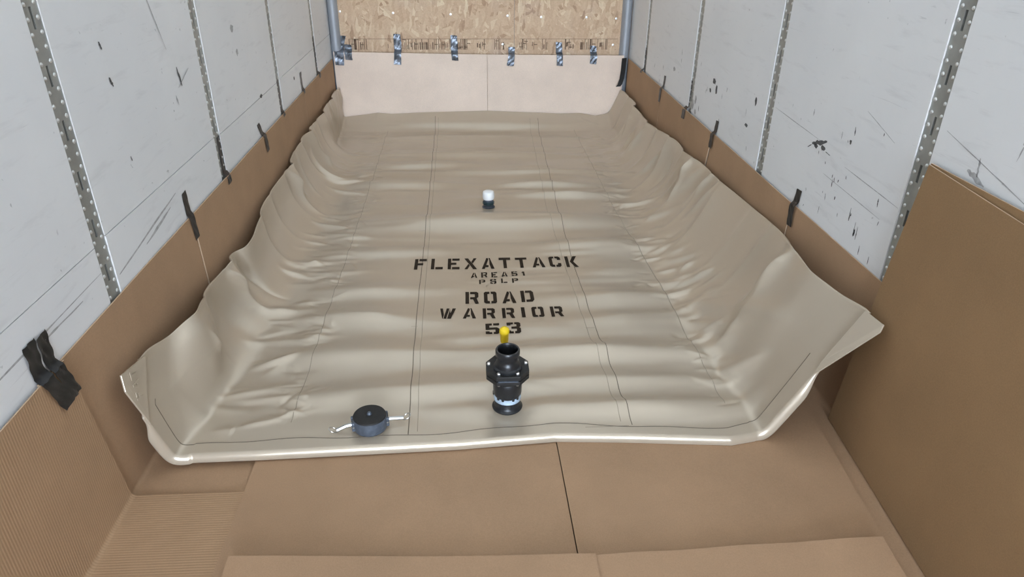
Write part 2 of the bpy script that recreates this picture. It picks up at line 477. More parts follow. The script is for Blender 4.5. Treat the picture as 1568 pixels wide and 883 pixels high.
scuff(WL, 'scuff_mark', [blob(3.64, 1.19, 0.03, 0.022, 72), blob(3.66, 1.08, 0.02, 0.02, 73)], M['scratch'], 'left')
scuff(WL, 'scuff_mark', [blob(3.95, 0.80, 0.03, 0.012, 74), blob(4.75, 0.73, 0.02, 0.014, 75)], M['scuff'], 'left')

# back wall of strand board
WB = MB().box(XL - 0.1, XR + 0.1, YB + 0.022, YB + 0.08, -0.02, HROOF).build('wall_back', M['skin'])
setp(WB, kind='structure')
XS = 0.397
for a, b in ((XL - 0.005, XS - 0.0015), (XS + 0.0015, XR + 0.005)):
    MB().box(a, b, YB + 0.004, YB + 0.022, 0.0, HROOF).build('strand_board', M['osb'], WB)
def half_post(x):
    mb = MB(); prof = []
    n = 12; r = 0.042
    ring = [(x + r * math.cos(math.pi + math.pi * i / n), YB + 0.004 + r * 1.1 * math.sin(math.pi + math.pi * i / n)) for i in range(n + 1)]
    mb.prism(ring, 0.0, HROOF)
    return mb.build('corner_post', M['alu'], WB, smooth=True)
half_post(XL + 0.036); half_post(XR - 0.040)
# faded vertical ink lines printed along the lower edge of the boards
for (a, b, sd) in ((-0.98, 0.37, 5), (0.44, 1.28, 6)):
    r = random.Random(sd); mb = MB(); x = a
    while x < b:
        g = r.random()
        if g < 0.16: x += r.uniform(0.03, 0.09); continue
        w = r.choice([0.004, 0.005, 0.006, 0.009]); hgt = r.choice([0.085, 0.085, 0.06, 0.035])
        z0 = 0.672 + (r.uniform(0, 0.03) if hgt < 0.06 else 0.0)
        mb.add([(x, YB + 0.0034, z0), (x + w, YB + 0.0034, z0), (x + w, YB + 0.0034, min(z0 + hgt, 0.757)), (x, YB + 0.0034, min(z0 + hgt, 0.757))], [(0, 1, 2, 3)])
        if r.random() < 0.25:
            zz = r.uniform(0.68, 0.75); mb.add([(x, YB + 0.0034, zz), (x + 0.03, YB + 0.0034, zz), (x + 0.03, YB + 0.0034, zz + 0.006), (x, YB + 0.0034, zz + 0.006)], [(0, 1, 2, 3)])
        x += r.uniform(0.008, 0.019)
    mb.add([(a, YB + 0.0034, 0.756), (b, YB + 0.0034, 0.756), (b, YB + 0.0034, 0.7585), (a, YB + 0.0034, 0.7585)], [(0, 1, 2, 3)])
    setp(link('printed_marking', mesh('printed_marking', mb.v, mb.f), M['ink'], WB), kind='stuff')
mb = MB()
for x, z in ((-1.03, 0.97), (-0.60, 0.96), (-0.13, 0.95), (0.34, 0.94), (0.62, 0.93), (1.0, 0.93), (1.25, 0.92), (0.30, 0.715), (1.24, 0.71)):
    mb.lathe([(0.0001, -0.003), (0.009, -0.002), (0.010, 0.0)], 10, (x, YB + 0.004, z), 'Y')
setp(mb.build('screws', M['screw'], WB), kind='stuff')

# ------------------------------------------------------------------ cardboard sheets
def sheet(name, P, thick, mat, label, cat='cardboard', group=None, edge_mat=None):
    """P: (nu, nv, 3) array of the visible face, normals from du x dv; extruded back by thick"""
    P = np.asarray(P, float); nu, nv = P.shape[:2]
    du = np.gradient(P, axis=0); dv = np.gradient(P, axis=1)
    N = np.cross(du, dv); N /= np.linalg.norm(N, axis=2, keepdims=True)
    Q = P - N * thick
    V = np.concatenate([P.reshape(-1, 3), Q.reshape(-1, 3)]); n = nu * nv
    I = np.arange(n).reshape(nu, nv); F = []
    for i in range(nu - 1):
        for j in range(nv - 1):
            q = (I[i, j], I[i + 1, j], I[i + 1, j + 1], I[i, j + 1]); F.append(q)
            F.append(tuple(n + k for k in q[::-1]))
    rim = list(I[:, 0]) + list(I[-1, 1:]) + list(I[-2::-1, -1]) + list(I[0, -2:0:-1])
    for k in range(len(rim)):
        a, b = rim[k], rim[(k + 1) % len(rim)]; F.append((b, a, n + a, n + b))
    mb = MB(); mb.add([tuple(x) for x in V], [tuple(int(i) for i in f) for f in F])
    o = mb.build(name, mat, None, smooth=True, angle=30)
    if edge_mat is not None:
        o.data.materials.append(edge_mat)
        nf = 2 * (nu - 1) * (nv - 1)
        for pl_ in list(o.data.polygons)[nf:]: pl_.material_index = 1
    return setp(o, label, cat, group)

def liner(side, y0t, y0b, y1t, y1b, flap, lift, mat, label, group, top=0.609, seed=0, wob=0.0015):
    """L folded sheet: up the wall and out over the floor"""
    sgn = 1 if side == 'left' else -1
    xi = (XL + lift) if side == 'left' else (XR - lift)
    rr = 0.016; zf = 0.006 + lift
    path = [(xi, top - t * (top - zf - rr)) for t in np.linspace(0, 1, 14)]
    path += [(xi + sgn * rr * (1 - math.cos(a)), zf + rr * (1 - math.sin(a))) for a in np.linspace(0.3, math.pi / 2, 5)]
    x_end = xi + sgn * flap
    path += [(path[-1][0] + (x_end - path[-1][0]) * t, zf) for t in np.linspace(0.1, 1, 10)]
    L = np.cumsum([0] + [math.hypot(path[i][0] - path[i - 1][0], path[i][1] - path[i - 1][1]) for i in range(1, len(path))])
    r = random.Random(seed); ph = [r.uniform(0, 6.28) for _ in range(4)]
    nv = 26; P = []
    for (x, z), l in zip(path, L):
        f = min(1.0, l / (top - zf)); row = []
        for t in np.linspace(0, 1, nv):
            a = y0t + (y0b - y0t) * f; b = y1t + (y1b - y1t) * f
            y = a + (b - a) * t
            w = wob * (math.sin(3.1 * y + ph[0]) + 0.6 * math.sin(7.3 * y + 4 * z + ph[1])) * min(1, z / 0.2)
            row.append((x + sgn * abs(w), y, z))
        P.append(row)
    P = np.array(P)
    if side == 'right': P = P[:, ::-1]
    return sheet('cardboard_liner', P, 0.0045, mat, label, 'cardboard', group, M['kraft_edge'])

gl, gr = 'cardboard sheets lining the left wall', 'cardboard sheets lining the right wall'
liner('left', 0.35, 0.35, 1.668, 1.765, 0.40, 0.0075, M['kraft_ribbed'], 'ribbed brown cardboard sheet nearest on the left wall, folded onto the floor', gl, seed=1)
liner('left', 1.55, 1.55, 2.698, 2.742, 0.40, 0.0, M['kraft'], 'plain brown cardboard on the left wall behind the near left corner of the bag', gl, seed=2)
liner('left', 2.703, 2.747, 3.868, 3.912, 0.40, 0.004, M['kraft'], 'brown cardboard sheet on the left wall, third from the camera', gl, seed=3)
liner('left', 3.873, 3.917, 4.942, 4.952, 0.40, 0.004, M['kraft'], 'brown cardboard sheet on the left wall, second from the far end', gl, seed=4)
liner('left', 4.947, 4.957, 6.122, 6.122, 0.40, 0.004, M['kraft'], 'farthest brown cardboard wall sheet on the left, ending at the strand board wall', gl, seed=5)
liner('right', 0.60, 0.60, 2.735, 2.79, 0.16, 0.0, M['kraft'], 'brown cardboard sheet on the right wall meeting the far edge of the leaning sheet', gr, seed=7)
liner('right', 2.740, 2.795, 3.818, 3.97, 0.40, 0.004, M['kraft'], 'brown cardboard wall sheet on the right, between its two nearest black tapes', gr, seed=8)
liner('right', 3.823, 3.975, 4.985, 5.03, 0.40, 0.008, M['kraft'], 'brown cardboard sheet on the right wall, second from the far end', gr, seed=9)
liner('right', 4.990, 5.035, 6.122, 6.122, 0.40, 0.008, M['kraft'], 'farthest brown cardboard wall sheet on the right, ending at the strand board wall', gr, seed=10)

def flat_sheet(name, corners, z, mat, label, group=None, nu=14, nv=10, thick=0.0045, seed=0, curl=None):
    (a, b, c, d) = [np.array(q, float) for q in corners]   # near-left, near-right, far-right, far-left
    r = random.Random(seed); ph = [r.uniform(0, 6.28) for _ in range(4)]
    P = np.zeros((nu, nv, 3))
    for i, u in enumerate(np.linspace(0, 1, nu)):
        for j, v in enumerate(np.linspace(0, 1, nv)):
            p = (a * (1 - u) + b * u) * (1 - v) + (d * (1 - u) + c * u) * v
            zz = z + 0.0016 * (1 + math.sin(4 * p[0] + ph[0]) * math.sin(5 * p[1] + ph[1]))
            if curl: zz += curl(u, v)
            P[i, j] = (p[0], p[1], zz)
    return sheet(name, P, thick, mat, label, 'cardboard', group, M['kraft_edge'])

gf = 'cardboard sheets on the trailer floor'
flat_sheet('floor_cardboard', [(-0.757, 0.9), (0.302, 0.9), (0.283, 2.6), (-0.757, 2.6)], 0.0190, M['kraft'], 'brown cardboard floor sheet left of the centre joint, under the front of the bag', gf, seed=1)
flat_sheet('floor_cardboard', [(0.305, 0.9), (1.205, 0.9), (1.315, 2.6), (0.286, 2.6)], 0.0235, M['kraft'], 'brown cardboard floor sheet right of the centre joint, under the front of the bag', gf, seed=2)
def cl1(u, v): return 0.020 * v ** 5 * (0.45 + 0.55 * u * u + 0.2 * math.sin(u * 9) ** 2)
flat_sheet('floor_cardboard', [(0.296, 0.45), (1.212, 0.45), (1.218, 1.440), (0.296, 1.424)], 0.0310, M['kraft'], 'front brown cardboard floor sheet on the right, beside the foot of the leaning sheet', gf, nu=24, seed=3, curl=cl1)
flat_sheet('floor_cardboard', [(-0.72, 0.45), (0.344, 0.45), (0.344, 1.424), (-0.716, 1.466)], 0.0385, M['kraft'], 'front brown cardboard floor sheet on the left, lapping over its right neighbour', gf, nu=24, seed=4, curl=lambda u, v: 0.016 * v ** 5 * (0.6 + 0.4 * math.cos(u * 5)))

# back wall sheets, pale
def back_sheet(x0, x1, zt0, zt1, y, label, seed):
    P = np.zeros((16, 10, 3))
    for i, u in enumerate(np.linspace(0, 1, 16)):
        for j, v in enumerate(np.linspace(0, 1, 10)):
            x = x0 + (x1 - x0) * u; z = 0.006 + (zt0 + (zt1 - zt0) * u - 0.006) * v
            P[i, j] = (x, y - 0.002 * (1 + math.sin(3 * x + seed)) * (1 - v), z)
    return sheet('cardboard_liner', P, 0.0045, M['kraft_pale'], label, 'cardboard', 'pale cardboard sheets on the end wall')
back_sheet(XL + 0.014, 0.166, 0.664, 0.641, YB - 0.050, 'pale pinkish cardboard sheet on the end wall, left of its joint', 1)
back_sheet(0.169, XR - 0.045, 0.641, 0.632, YB - 0.050, 'pale pinkish cardboard sheet on the end wall, right of its joint', 2)

# leaning sheets at the right
def lean(tl, bl, tr, br, label, seed, bow=0.02):
    P = np.zeros((20, 16, 3)); tl, bl, tr, br = [np.array(q, float) for q in (tl, bl, tr, br)]
    for i, u in enumerate(np.linspace(0, 1, 20)):
        for j, v in enumerate(np.linspace(0, 1, 16)):
            p = (tl * (1 - u) + tr * u) * v + (bl * (1 - u) + br * u) * (1 - v)
            p[0] -= bow * math.sin(math.pi * v) * (0.4 + 0.6 * u)
            P[i, j] = p
    return sheet('leaning_cardboard', P[::-1] if False else P, 0.005, M['kraft_dark'], label, 'cardboard', 'big cardboard sheets leaning on the right wall', M['kraft_edge'])
lean((1.366, 1.931, 1.052), (1.352, 2.050, 0.012), (1.366, 0.60, 1.060), (1.265, 0.60, 0.012), 'large brown leaning cardboard on the right, rear layer seen along the top edge', 1, 0.003)
lean((1.357, 1.926, 1.050), (1.342, 2.046, 0.012), (1.352, 0.60, 0.990), (1.246, 0.60, 0.012), 'large brown cardboard sheet leaning on the right wall, front layer facing the bag', 2, 0.004)

# ------------------------------------------------------------------ the bag
EL = np.array([(-1.082, 1.973, 0.399), (-1.072, 2.12, 0.359), (-1.032, 2.22, 0.385), (-1.052, 2.397, 0.363), (-1.082, 2.704, 0.31), (-1.092, 2.877, 0.318), (-1.045, 3.00, 0.305), (-1.042, 3.125, 0.310), (-1.067, 3.329, 0.334), (-1.082, 3.547, 0.336), (-1.082, 3.795, 0.337), (-1.087, 4.118, 0.344), (-1.087, 4.353, 0.364), (-1.087, 4.572, 0.392), (-1.082, 4.941, 0.379), (-1.087, 5.412, 0.377), (-1.087, 5.881, 0.395), (-1.085, 6.12, 0.37)])
ER = np.array([(1.308, 1.937, 0.543), (1.293, 2.077, 0.520), (1.278, 2.274, 0.510), (1.326, 2.50, 0.497), (1.341, 2.767, 0.483), (1.345, 3.005, 0.463), (1.345, 3.266, 0.446), (1.345, 3.567, 0.427), (1.345, 3.863, 0.422), (1.338, 4.17, 0.385), (1.345, 4.394, 0.402), (1.335, 4.8, 0.354), (1.325, 5.256, 0.328), (1.345, 5.636, 0.351), (1.328, 6.014, 0.356), (1.32, 6.12, 0.34)])
Z0 = 0.056
nS, nF, nT = 76, 310, 640
NC = nS * 2 + nF
def sm(a, b, x):
    t = np.clip((x - a) / (b - a), 0, 1); return t * t * (3 - 2 * t)
# column descriptors: side fraction w (0 floor, 1 top edge), floor fraction a
wl_ = np.concatenate([np.linspace(1, 0, nS, endpoint=False), np.zeros(nF), np.zeros(nS)])
wr_ = np.concatenate([np.zeros(nS), np.zeros(nF), np.linspace(0, 1, nS + 1)[1:]])
af_ = np.concatenate([np.zeros(nS), np.linspace(0, 1, nF), np.ones(nS)])
def xbL(Y): return -0.78 - 0.19 * (1 - sm(1.90, 3.1, Y))
def xcL(Y): return -1.035 - 0.04 * sm(5.0, 5.9, Y) + 0.015 * (1 - sm(1.95, 2.55, Y))
def xbR(Y): return 0.90 + 0.10 * (1 - sm(1.92, 3.1, Y)) + 0.08 * sm(3.5, 4.6, Y)
def xcR(Y): return 1.10 - 0.065 * (1 - sm(1.95, 2.7, Y)) + 0.14 * sm(3.2, 4.6, Y)
FX = [-1.03, -0.744, -0.064, 0.289, 0.55, 0.923, 1.05]; FY = [1.914, 1.917, 1.937, 1.962, 1.945, 1.912, 1.936]
def yfront():
    y = np.zeros(NC)
    for j in range(NC):
        if wl_[j] > 0: y[j] = np.interp(wl_[j], [0, 0.62, 1], [1.910, 1.862, 1.980])
        elif wr_[j] > 0: y[j] = np.interp(wr_[j], [0, 0.62, 1], [1.932, 1.936, 1.940])
        else:
            x = -0.98 + af_[j] * (1.01 + 0.98); y[j] = np.interp(x, FX, FY)
    return y
YF = yfront(); YBK = 6.115
tt = np.linspace(0, 1, nT) ** 1.12
Yg = YF[None, :] + (YBK - YF[None, :]) * tt[:, None]
wlg = np.broadcast_to(wl_, Yg.shape); wrg = np.broadcast_to(wr_, Yg.shape); afg = np.broadcast_to(af_, Yg.shape)
def edge(E, Y, k):
    # smoothed interpolation of the measured edge line
    ys = np.linspace(1.8, 6.3, 900); v = np.interp(ys, E[:, 1], E[:, k])
    ker = np.exp(-0.5 * (np.arange(-15, 16) / 6.0) ** 2); ker /= ker.sum()
    v = np.convolve(np.pad(v, 15, 'edge'), ker, 'valid'); return np.interp(Y, ys, v)
bL, cL, bR, cR = xbL(Yg), xcL(Yg), xbR(Yg), xcR(Yg)
X = bL + (bR - bL) * afg; Z = np.full(Yg.shape, Z0)
# left and right side: quadratic curve floor -> bend -> top edge
mL = wlg > 0; mR = wrg > 0
def side_profile(E, Yr, fb, fc, Wt):
    """rows of (x, z) points at equal steps along a rational curve floor -> bend -> top edge"""
    q = np.linspace(0, 1, 240)[None, :]; b = fb(Yr)[:, None]; c = fc(Yr)[:, None]; xe = edge(E, Yr, 0)[:, None]; ze = edge(E, Yr, 2)[:, None]; Wt = Wt[:, None]
    den = (1 - q) ** 2 + 2 * Wt * q * (1 - q) + q * q
    px = ((1 - q) ** 2 * b + 2 * Wt * q * (1 - q) * c + q * q * xe) / den
    pz = (((1 - q) ** 2 + 2 * Wt * q * (1 - q)) * Z0 + q * q * ze) / den
    ds = np.hypot(np.diff(px, axis=1), np.diff(pz, axis=1)); S_ = np.concatenate([np.zeros((len(Yr), 1)), np.cumsum(ds, 1)], 1); S_ /= S_[:, -1:]
    u = np.linspace(0, 1, nS + 1)[1:]
    return np.array([np.interp(u, S_[k], px[k]) for k in range(len(Yr))]), np.array([np.interp(u, S_[k], pz[k]) for k in range(len(Yr))])
Yl, Yr_ = Yg[:, nS], Yg[:, nS + nF - 1]
px, pz = side_profile(EL, Yl, xbL, xcL, 1 + 7 * (1 - sm(1.86, 2.12, Yl)) + 14 * sm(5.2, 5.9, Yl))
X[:, :nS] = px[:, ::-1]; Z[:, :nS] = pz[:, ::-1]
px, pz = side_profile(ER, Yr_, xbR, xcR, 1 + 7 * (1 - sm(1.88, 2.25, Yr_)) + 5 * sm(5.2, 5.9, Yr_))
X[:, nS + nF:] = px; Z[:, nS + nF:] = pz
# rise at the end wall
hb = np.interp(X, [-1.08, -0.887, -0.664, -0.324, 0.165, 0.821, 1.122, 1.29], [0.20, 0.168, 0.150, 0.164, 0.173, 0.142, 0.146, 0.24]) - Z0
tau = np.clip((Yg - 5.87) / (YBK - 5.87), 0, 1)
Z = Z + hb * (tau ** 1.4) * (1 - np.maximum(wlg, wrg)) ** 1.2
# ---- wrinkles: arc-length-like coordinates (s, Y)
sxx = X.copy()
sxx = np.where(mL, bL - wlg * 0.52, sxx); sxx = np.where(mR, bR + wrg * 0.62, sxx)
D = np.zeros(Yg.shape)
RS = np.random.RandomState(12)
def splat(x, y, L, wd, ang, amp, curve=0.0, pw=1.6, skew=0.0):
    global D
    R = L * 0.62 + wd * 3
    j = np.where((np.abs(sxx[nT // 2] - x) < R + 0.05))[0]
    if len(j) == 0: return
    i = np.where(np.abs(Yg[:, j[len(j) // 2]] - y) < R + 0.06)[0]
    if len(i) == 0: return
    s = np.s_[i[0]:i[-1] + 1, j[0]:j[-1] + 1]
    dx = sxx[s] - x; dy = Yg[s] - y; ca, sa = math.cos(ang), math.sin(ang)
    u = dx * ca + dy * sa; v = -dx * sa + dy * ca - curve * (dx * ca + dy * sa) ** 2
    ta = np.clip(1 - (u / (L * 0.5)) ** 2, 0, 1)
    wloc = wd * (0.45 + 0.55 * ta)
    q = v / wloc; q = np.where(q > 0, q * (1 + skew), q * (1 - skew))
    D[s] += amp * ta ** 2 * np.exp(-(q * q + 0.02) ** (pw / 2) + 0.02 ** (pw / 2))
# big transverse rolls of the middle, placed where the bag shows them
for (x, y, L, wd, amp) in ((0.10, 5.98, 2.0, 0.05, 0.010), (0.0, 5.66, 1.9, 0.060, 0.013), (0.15, 5.36, 1.8, 0.05, 0.008), (0.05, 5.20, 1.7, 0.050, 0.012), (-0.35, 4.97, 0.9, 0.045, 0.010), (0.35, 4.80, 1.3, 0.045, 0.011), (-0.45, 4.56, 0.9, 0.05, 0.012), (0.50, 4.53, 0.8, 0.04, 0.012), (0.62, 4.33, 0.9, 0.04, 0.012),
                          (0.08, 3.90, 1.75, 0.085, 0.024), (-0.42, 3.50, 0.8, 0.05, 0.010), (0.70, 3.55, 0.8, 0.06, 0.014), (-0.38, 3.06, 0.8, 0.05, 0.010), (0.62, 2.95, 0.8, 0.05, 0.015), (-0.45, 2.80, 0.8, 0.06, 0.012), (0.60, 2.72, 0.9, 0.045, 0.010),
                          (0.55, 2.45, 1.2, 0.055, 0.018), (-0.46, 2.49, 0.8, 0.06, 0.014), (0.50, 2.26, 1.0, 0.045, 0.012), (-0.10, 2.24, 0.9, 0.05, 0.013), (-0.5, 2.2, 0.6, 0.04, 0.009), (0.30, 2.10, 1.0, 0.05, 0.012), (0.75, 2.09, 0.7, 0.04, 0.012)):
    splat(x, y, L * 1.25, wd * 1.35, RS.uniform(-0.03, 0.03), amp * (2.1 + 0.9 * (y > 4.2)), RS.uniform(-0.05, 0.05), 2.0, RS.uniform(-0.2, 0.2))
for k in range(110):
    splat(RS.uniform(-0.66, 0.92), RS.uniform(2.0, 6.0), RS.uniform(0.30, 0.85), RS.uniform(0.022, 0.055), RS.normal(0, 0.06), RS.uniform(0.003, 0.009) * RS.choice([1, 1, -0.7]) * (1 + 0.5 * (k % 3 == 0)), RS.uniform(-0.2, 0.2), 2.0, RS.uniform(-0.3, 0.3))
# outer panels: shorter, sharper, slanting
for k in range(210):
    left = k % 2 == 0
    x = RS.uniform(-0.93, -0.66) if left else RS.uniform(0.92, 1.15)
    y = RS.uniform(2.02, 6.0)
    splat(x, y, RS.uniform(0.12, 0.30), RS.uniform(0.013, 0.028), RS.normal(0.12 if left else -0.22, 0.28), RS.uniform(0.003, 0.0085) * RS.choice([1, 1, 1, -0.8]), RS.uniform(-0.8, 0.8), 1.7, RS.uniform(-0.4, 0.4))
# large folds of the outer panels
for (x, y, L, wd, ang, amp, cv) in ((-0.92, 4.60, 0.62, 0.035, 0.05, 0.040, 0.9), (-0.80, 4.42, 0.40, 0.022, -0.15, 0.014, 0.3), (-0.70, 3.73, 0.40, 0.030, -0.2, 0.016, 0), (-0.82, 3.86, 0.34, 0.022, -0.25, 0.014, 0), (-0.80, 2.45, 0.24, 0.022, 0.5, 0.016, 1.5), (-0.70, 3.25, 0.5, 0.03, 0.15, 0.010, 0.2),
                                   (-0.86, 2.85, 0.42, 0.03, 0.10, 0.012, 0.2), (-0.84, 2.60, 0.45, 0.032, 0.12, 0.012, 0), (-0.80, 2.25, 0.4, 0.03, 0.2, 0.011, 0), (-0.88, 3.35, 0.3, 0.026, 0.3, 0.012, 0),
                                   (1.05, 4.12, 0.50, 0.028, -0.35, 0.020, 0.4), (1.12, 3.80, 0.42, 0.030, -0.5, 0.020, 0.2), (1.00, 3.45, 0.4, 0.035, -0.4, 0.014, 0), (1.06, 2.58, 0.5, 0.040, -0.9, 0.018, 0), (1.22, 2.50, 0.95, 0.085, -1.05, 0.032, 0.12), (1.10, 2.25, 0.4, 0.03, -0.4, 0.014, 0), (0.98, 3.05, 0.35, 0.028, -0.5, 0.012, 0)):
    splat(x, y, L, wd, ang, amp, cv, 1.7)
# puckers beside the two outer seams
for k in range(170):
    left = k % 2 == 0; y = RS.uniform(2.05, 5.7)
    x = (-0.665 if left else 0.925) + RS.normal(0, 0.035)
    splat(x, y, RS.uniform(0.06, 0.17), RS.uniform(0.008, 0.015), RS.normal(0.0, 0.55), RS.uniform(0.002, 0.006) * RS.choice([1, -1]), 0, 1.5)
# upright pleats on the sides, deeper toward the end wall
for k in range(16):
    left = k % 2 == 0
    y = RS.uniform(2.2, 6.0) if k < 10 else RS.uniform(3.3, 6.05) if not left else RS.uniform(3.9, 6.05)
    x = (-1.22 if left else 1.36) + RS.uniform(-0.10, 0.10)
    splat(x, y, RS.uniform(0.22, 0.48), RS.uniform(0.018, 0.050), math.pi / 2 + math.pi / 2 + RS.normal(0, 0.18), RS.uniform(0.008, 0.022) * RS.choice([1, 1, -0.7]), RS.uniform(-0.4, 0.4), 1.6)
for (x, y, L, wd, ang, amp) in ((-1.22, 2.84, 0.30, 0.022, 0.25, 0.030), (-1.20, 2.98, 0.34, 0.030, 0.1, -0.022), (-1.24, 2.33, 0.28, 0.020, 0.2, 0.018), (-1.20, 4.10, 0.4, 0.035, 0.3, 0.028), (-1.15, 4.85, 0.5, 0.03, -0.35, 0.028), (1.42, 2.50, 0.45, 0.035, -0.15, 0.030), (1.40, 3.52, 0.40, 0.035, -0.2, 0.024), (1.38, 3.98, 0.45, 0.04, -0.2, 0.030), (1.36, 4.55, 0.45, 0.04, -0.15, 0.034), (1.36, 5.05, 0.45, 0.035, -0.1, 0.034), (1.36, 5.55, 0.5, 0.045, -0.1, 0.036)):
    splat(x, y, L, wd, ang, amp, 0, 1.6)
def wedge(side, y, wd, amp, lean=0.0, w0=0.15, pw=1.35):
    """pleat that hangs from the top edge: wide there, running out to nothing lower down"""
    global D
    ww = wlg if side < 0 else wrg
    g = np.clip((ww - w0) / (1 - w0), 0, 1)
    q = (Yg - y - lean * (1 - g)) / (wd * (0.30 + 0.70 * g)); q = np.where(q > 0, q * 1.35, q * 0.75)
    D += amp * g ** 1.1 * np.exp(-(q * q + 0.004) ** (pw / 2))
for (y, wd, amp, ln) in ((2.52, 0.13, 0.050, -0.10), (2.80, 0.05, 0.016, -0.05), (3.05, 0.05, 0.010, -0.06), (3.46, 0.10, 0.026, -0.14), (3.66, 0.04, 0.012, -0.06), (3.95, 0.08, 0.048, -0.16), (4.20, 0.04, 0.018, -0.05), (4.47, 0.07, 0.048, -0.10), (4.80, 0.04, 0.016, -0.06), (5.02, 0.09, 0.042, 0.0), (5.50, 0.07, 0.046, -0.08), (5.80, 0.04, 0.016, 0.05)):
    wedge(1, y, wd, amp * (1.3 if y > 3.3 else 1.0), ln)
for (y, wd, amp, ln) in ((2.46, 0.04, 0.016, -0.05), (2.87, 0.055, 0.045, -0.05), (3.00, 0.03, -0.018, -0.04), (3.36, 0.06, 0.022, -0.05), (3.66, 0.05, 0.012, -0.06), (3.98, 0.09, 0.016, -0.05), (4.15, 0.05, 0.040, -0.14), (4.50, 0.04, 0.016, 0.08), (4.72, 0.07, 0.046, 0.16), (5.02, 0.04, 0.014, 0.05), (5.24, 0.09, 0.034, 0.10), (5.66, 0.05, 0.022, 0.05), (5.93, 0.04, 0.010, 0.0)):
    wedge(-1, y, wd, amp * (1.3 if y > 3.8 else 1.0), ln)
splat(-1.27, 2.30, 0.62, 0.13, 0.0, 0.055, 0, 2.0)
splat(-1.20, 2.62, 0.50, 0.09, 0.15, -0.020, 0, 2.0)
# low-frequency swell
D += 0.004 * np.sin(2.3 * sxx + 1.0) * np.sin(1.9 * Yg) + 0.003 * np.sin(5.1 * Yg + 1.7 * sxx)
# flatten beneath the fittings and near the welded rims
for (x, y, r) in ((0.124, 2.13, 0.10), (-0.374, 2.022, 0.12), (0.115, 4.15, 0.08)):
    D *= 1 - 0.9 * np.exp(-(((sxx - x) ** 2 + (Yg - y) ** 2) / r ** 2) ** 1.5)
fr = Yg - YF[None, :]
D *= 0.20 + 0.80 * sm(0.02, 0.14, fr)
D *= 0.70 + 0.30 * sm(0.0, 0.15, 1 - np.maximum(wlg, wrg))
D *= 1 - 0.5 * sm(-0.45, -0.25, sxx) * (1 - sm(0.50, 0.70, sxx)) * sm(2.55, 2.70, Yg) * (1 - sm(3.40, 3.55, Yg))
Pb = np.stack([X, Yg, Z], axis=2)
du = np.gradient(Pb, axis=1); dv = np.gradient(Pb, axis=0)
Nb = np.cross(du, dv); Nb /= np.linalg.norm(Nb, axis=2, keepdims=True)
BP = Pb + Nb * D[..., None]
BP[..., 2] = np.maximum(BP[..., 2], 0.028)
BP[..., 0] = np.clip(BP[..., 0], XL + 0.014, XR - 0.016)
BP[..., 1] = np.minimum(BP[..., 1], YB - 0.060)
# front edge is a little wavy
# rim rings around the bag: rolled edge, then tucked back underneath
def ring(P, N):
    idx = [(0, j) for j in range(NC)] + [(i, NC - 1) for i in range(1, nT)] + [(nT - 1, j) for j in range(NC - 2, -1, -1)] + [(i, 0) for i in range(nT - 2, 0, -1)]
    b = np.array([P[i, j] for i, j in idx]); n = np.array([N[i, j] for i, j in idx])
    t = np.roll(b, -1, 0) - np.roll(b, 1, 0)
    k = 5; tp = np.concatenate([t[-k:], t, t[:k]]); t = sum(tp[q:q + len(t)] for q in range(2 * k + 1))
    t /= np.linalg.norm(t, axis=1, keepdims=True)
    o = np.cross(t, n); return idx, b, n, o
idx, rb, rn, ro = ring(BP, Nb)
frontm = np.array([float(1 - 0.85 * sm(0.36, 0.58, max(wl_[j], wr_[j]))) if i == 0 else 0.0 for i, j in idx])[:, None]
rings = []
for (o1, n1, o2, n2) in ((0.005, 0.001, 0.003, 0.001), (0.010, 0.005, 0.005, 0.003), (0.019, 0.028, 0.004, 0.006), (0.016, 0.033, 0.0, 0.008), (0.004, 0.036, -0.02, 0.009), (-0.16, 0.038, -0.05, 0.009)):
    q = rb + ro * (o1 * frontm + o2 * (1 - frontm)) - rn * (n1 * frontm + n2 * (1 - frontm))
    q[:, 2] = np.maximum(q[:, 2], 0.0245)
    q[:, 0] = np.clip(q[:, 0], XL + 0.012, XR - 0.014); q[:, 1] = np.minimum(q[:, 1], YB - 0.057)
    rings.append(q)
V = np.concatenate([BP.reshape(-1, 3)] + rings)
I = np.arange(nT * NC).reshape(nT, NC)
Q = np.stack([I[:-1, :-1], I[:-1, 1:], I[1:, 1:], I[1:, :-1]], axis=-1).reshape(-1, 4)
nr = len(idx); base = nT * NC
prev = np.array([i * NC + j for i, j in idx])
for k in range(len(rings)):
    cur = base + k * nr + np.arange(nr)
    Q = np.concatenate([Q, np.stack([np.roll(prev, -1), prev, cur, np.roll(cur, -1)], axis=-1)])
    prev = cur
def np_mesh(name, V, Q):
    me = bpy.data.meshes.new(name)
    me.vertices.add(len(V)); me.vertices.foreach_set('co', V.astype(np.float32).ravel())
    me.loops.add(Q.size); me.loops.foreach_set('vertex_index', Q.astype(np.int32).ravel())
    me.polygons.add(len(Q)); me.polygons.foreach_set('loop_start', np.arange(0, Q.size, 4, dtype=np.int32))
    me.polygons.foreach_set('use_smooth', np.ones(len(Q), dtype=bool))
    me.update(calc_edges=True); me.validate(); return me
bag = empty('liquid_bag', (0.128, 4.0, 0.0))
setp(bag, 'large empty tan vinyl liquid bag with black stencil lettering spread across the trailer floor', 'bag')
OFF = Vector(bag.location)
def to_bag(o):
    o.parent = bag; o.matrix_parent_inverse = Matrix.Translation(-OFF); return o
body = to_bag(link('bag_body', np_mesh('bag_body', V, Q), M['vinyl']))

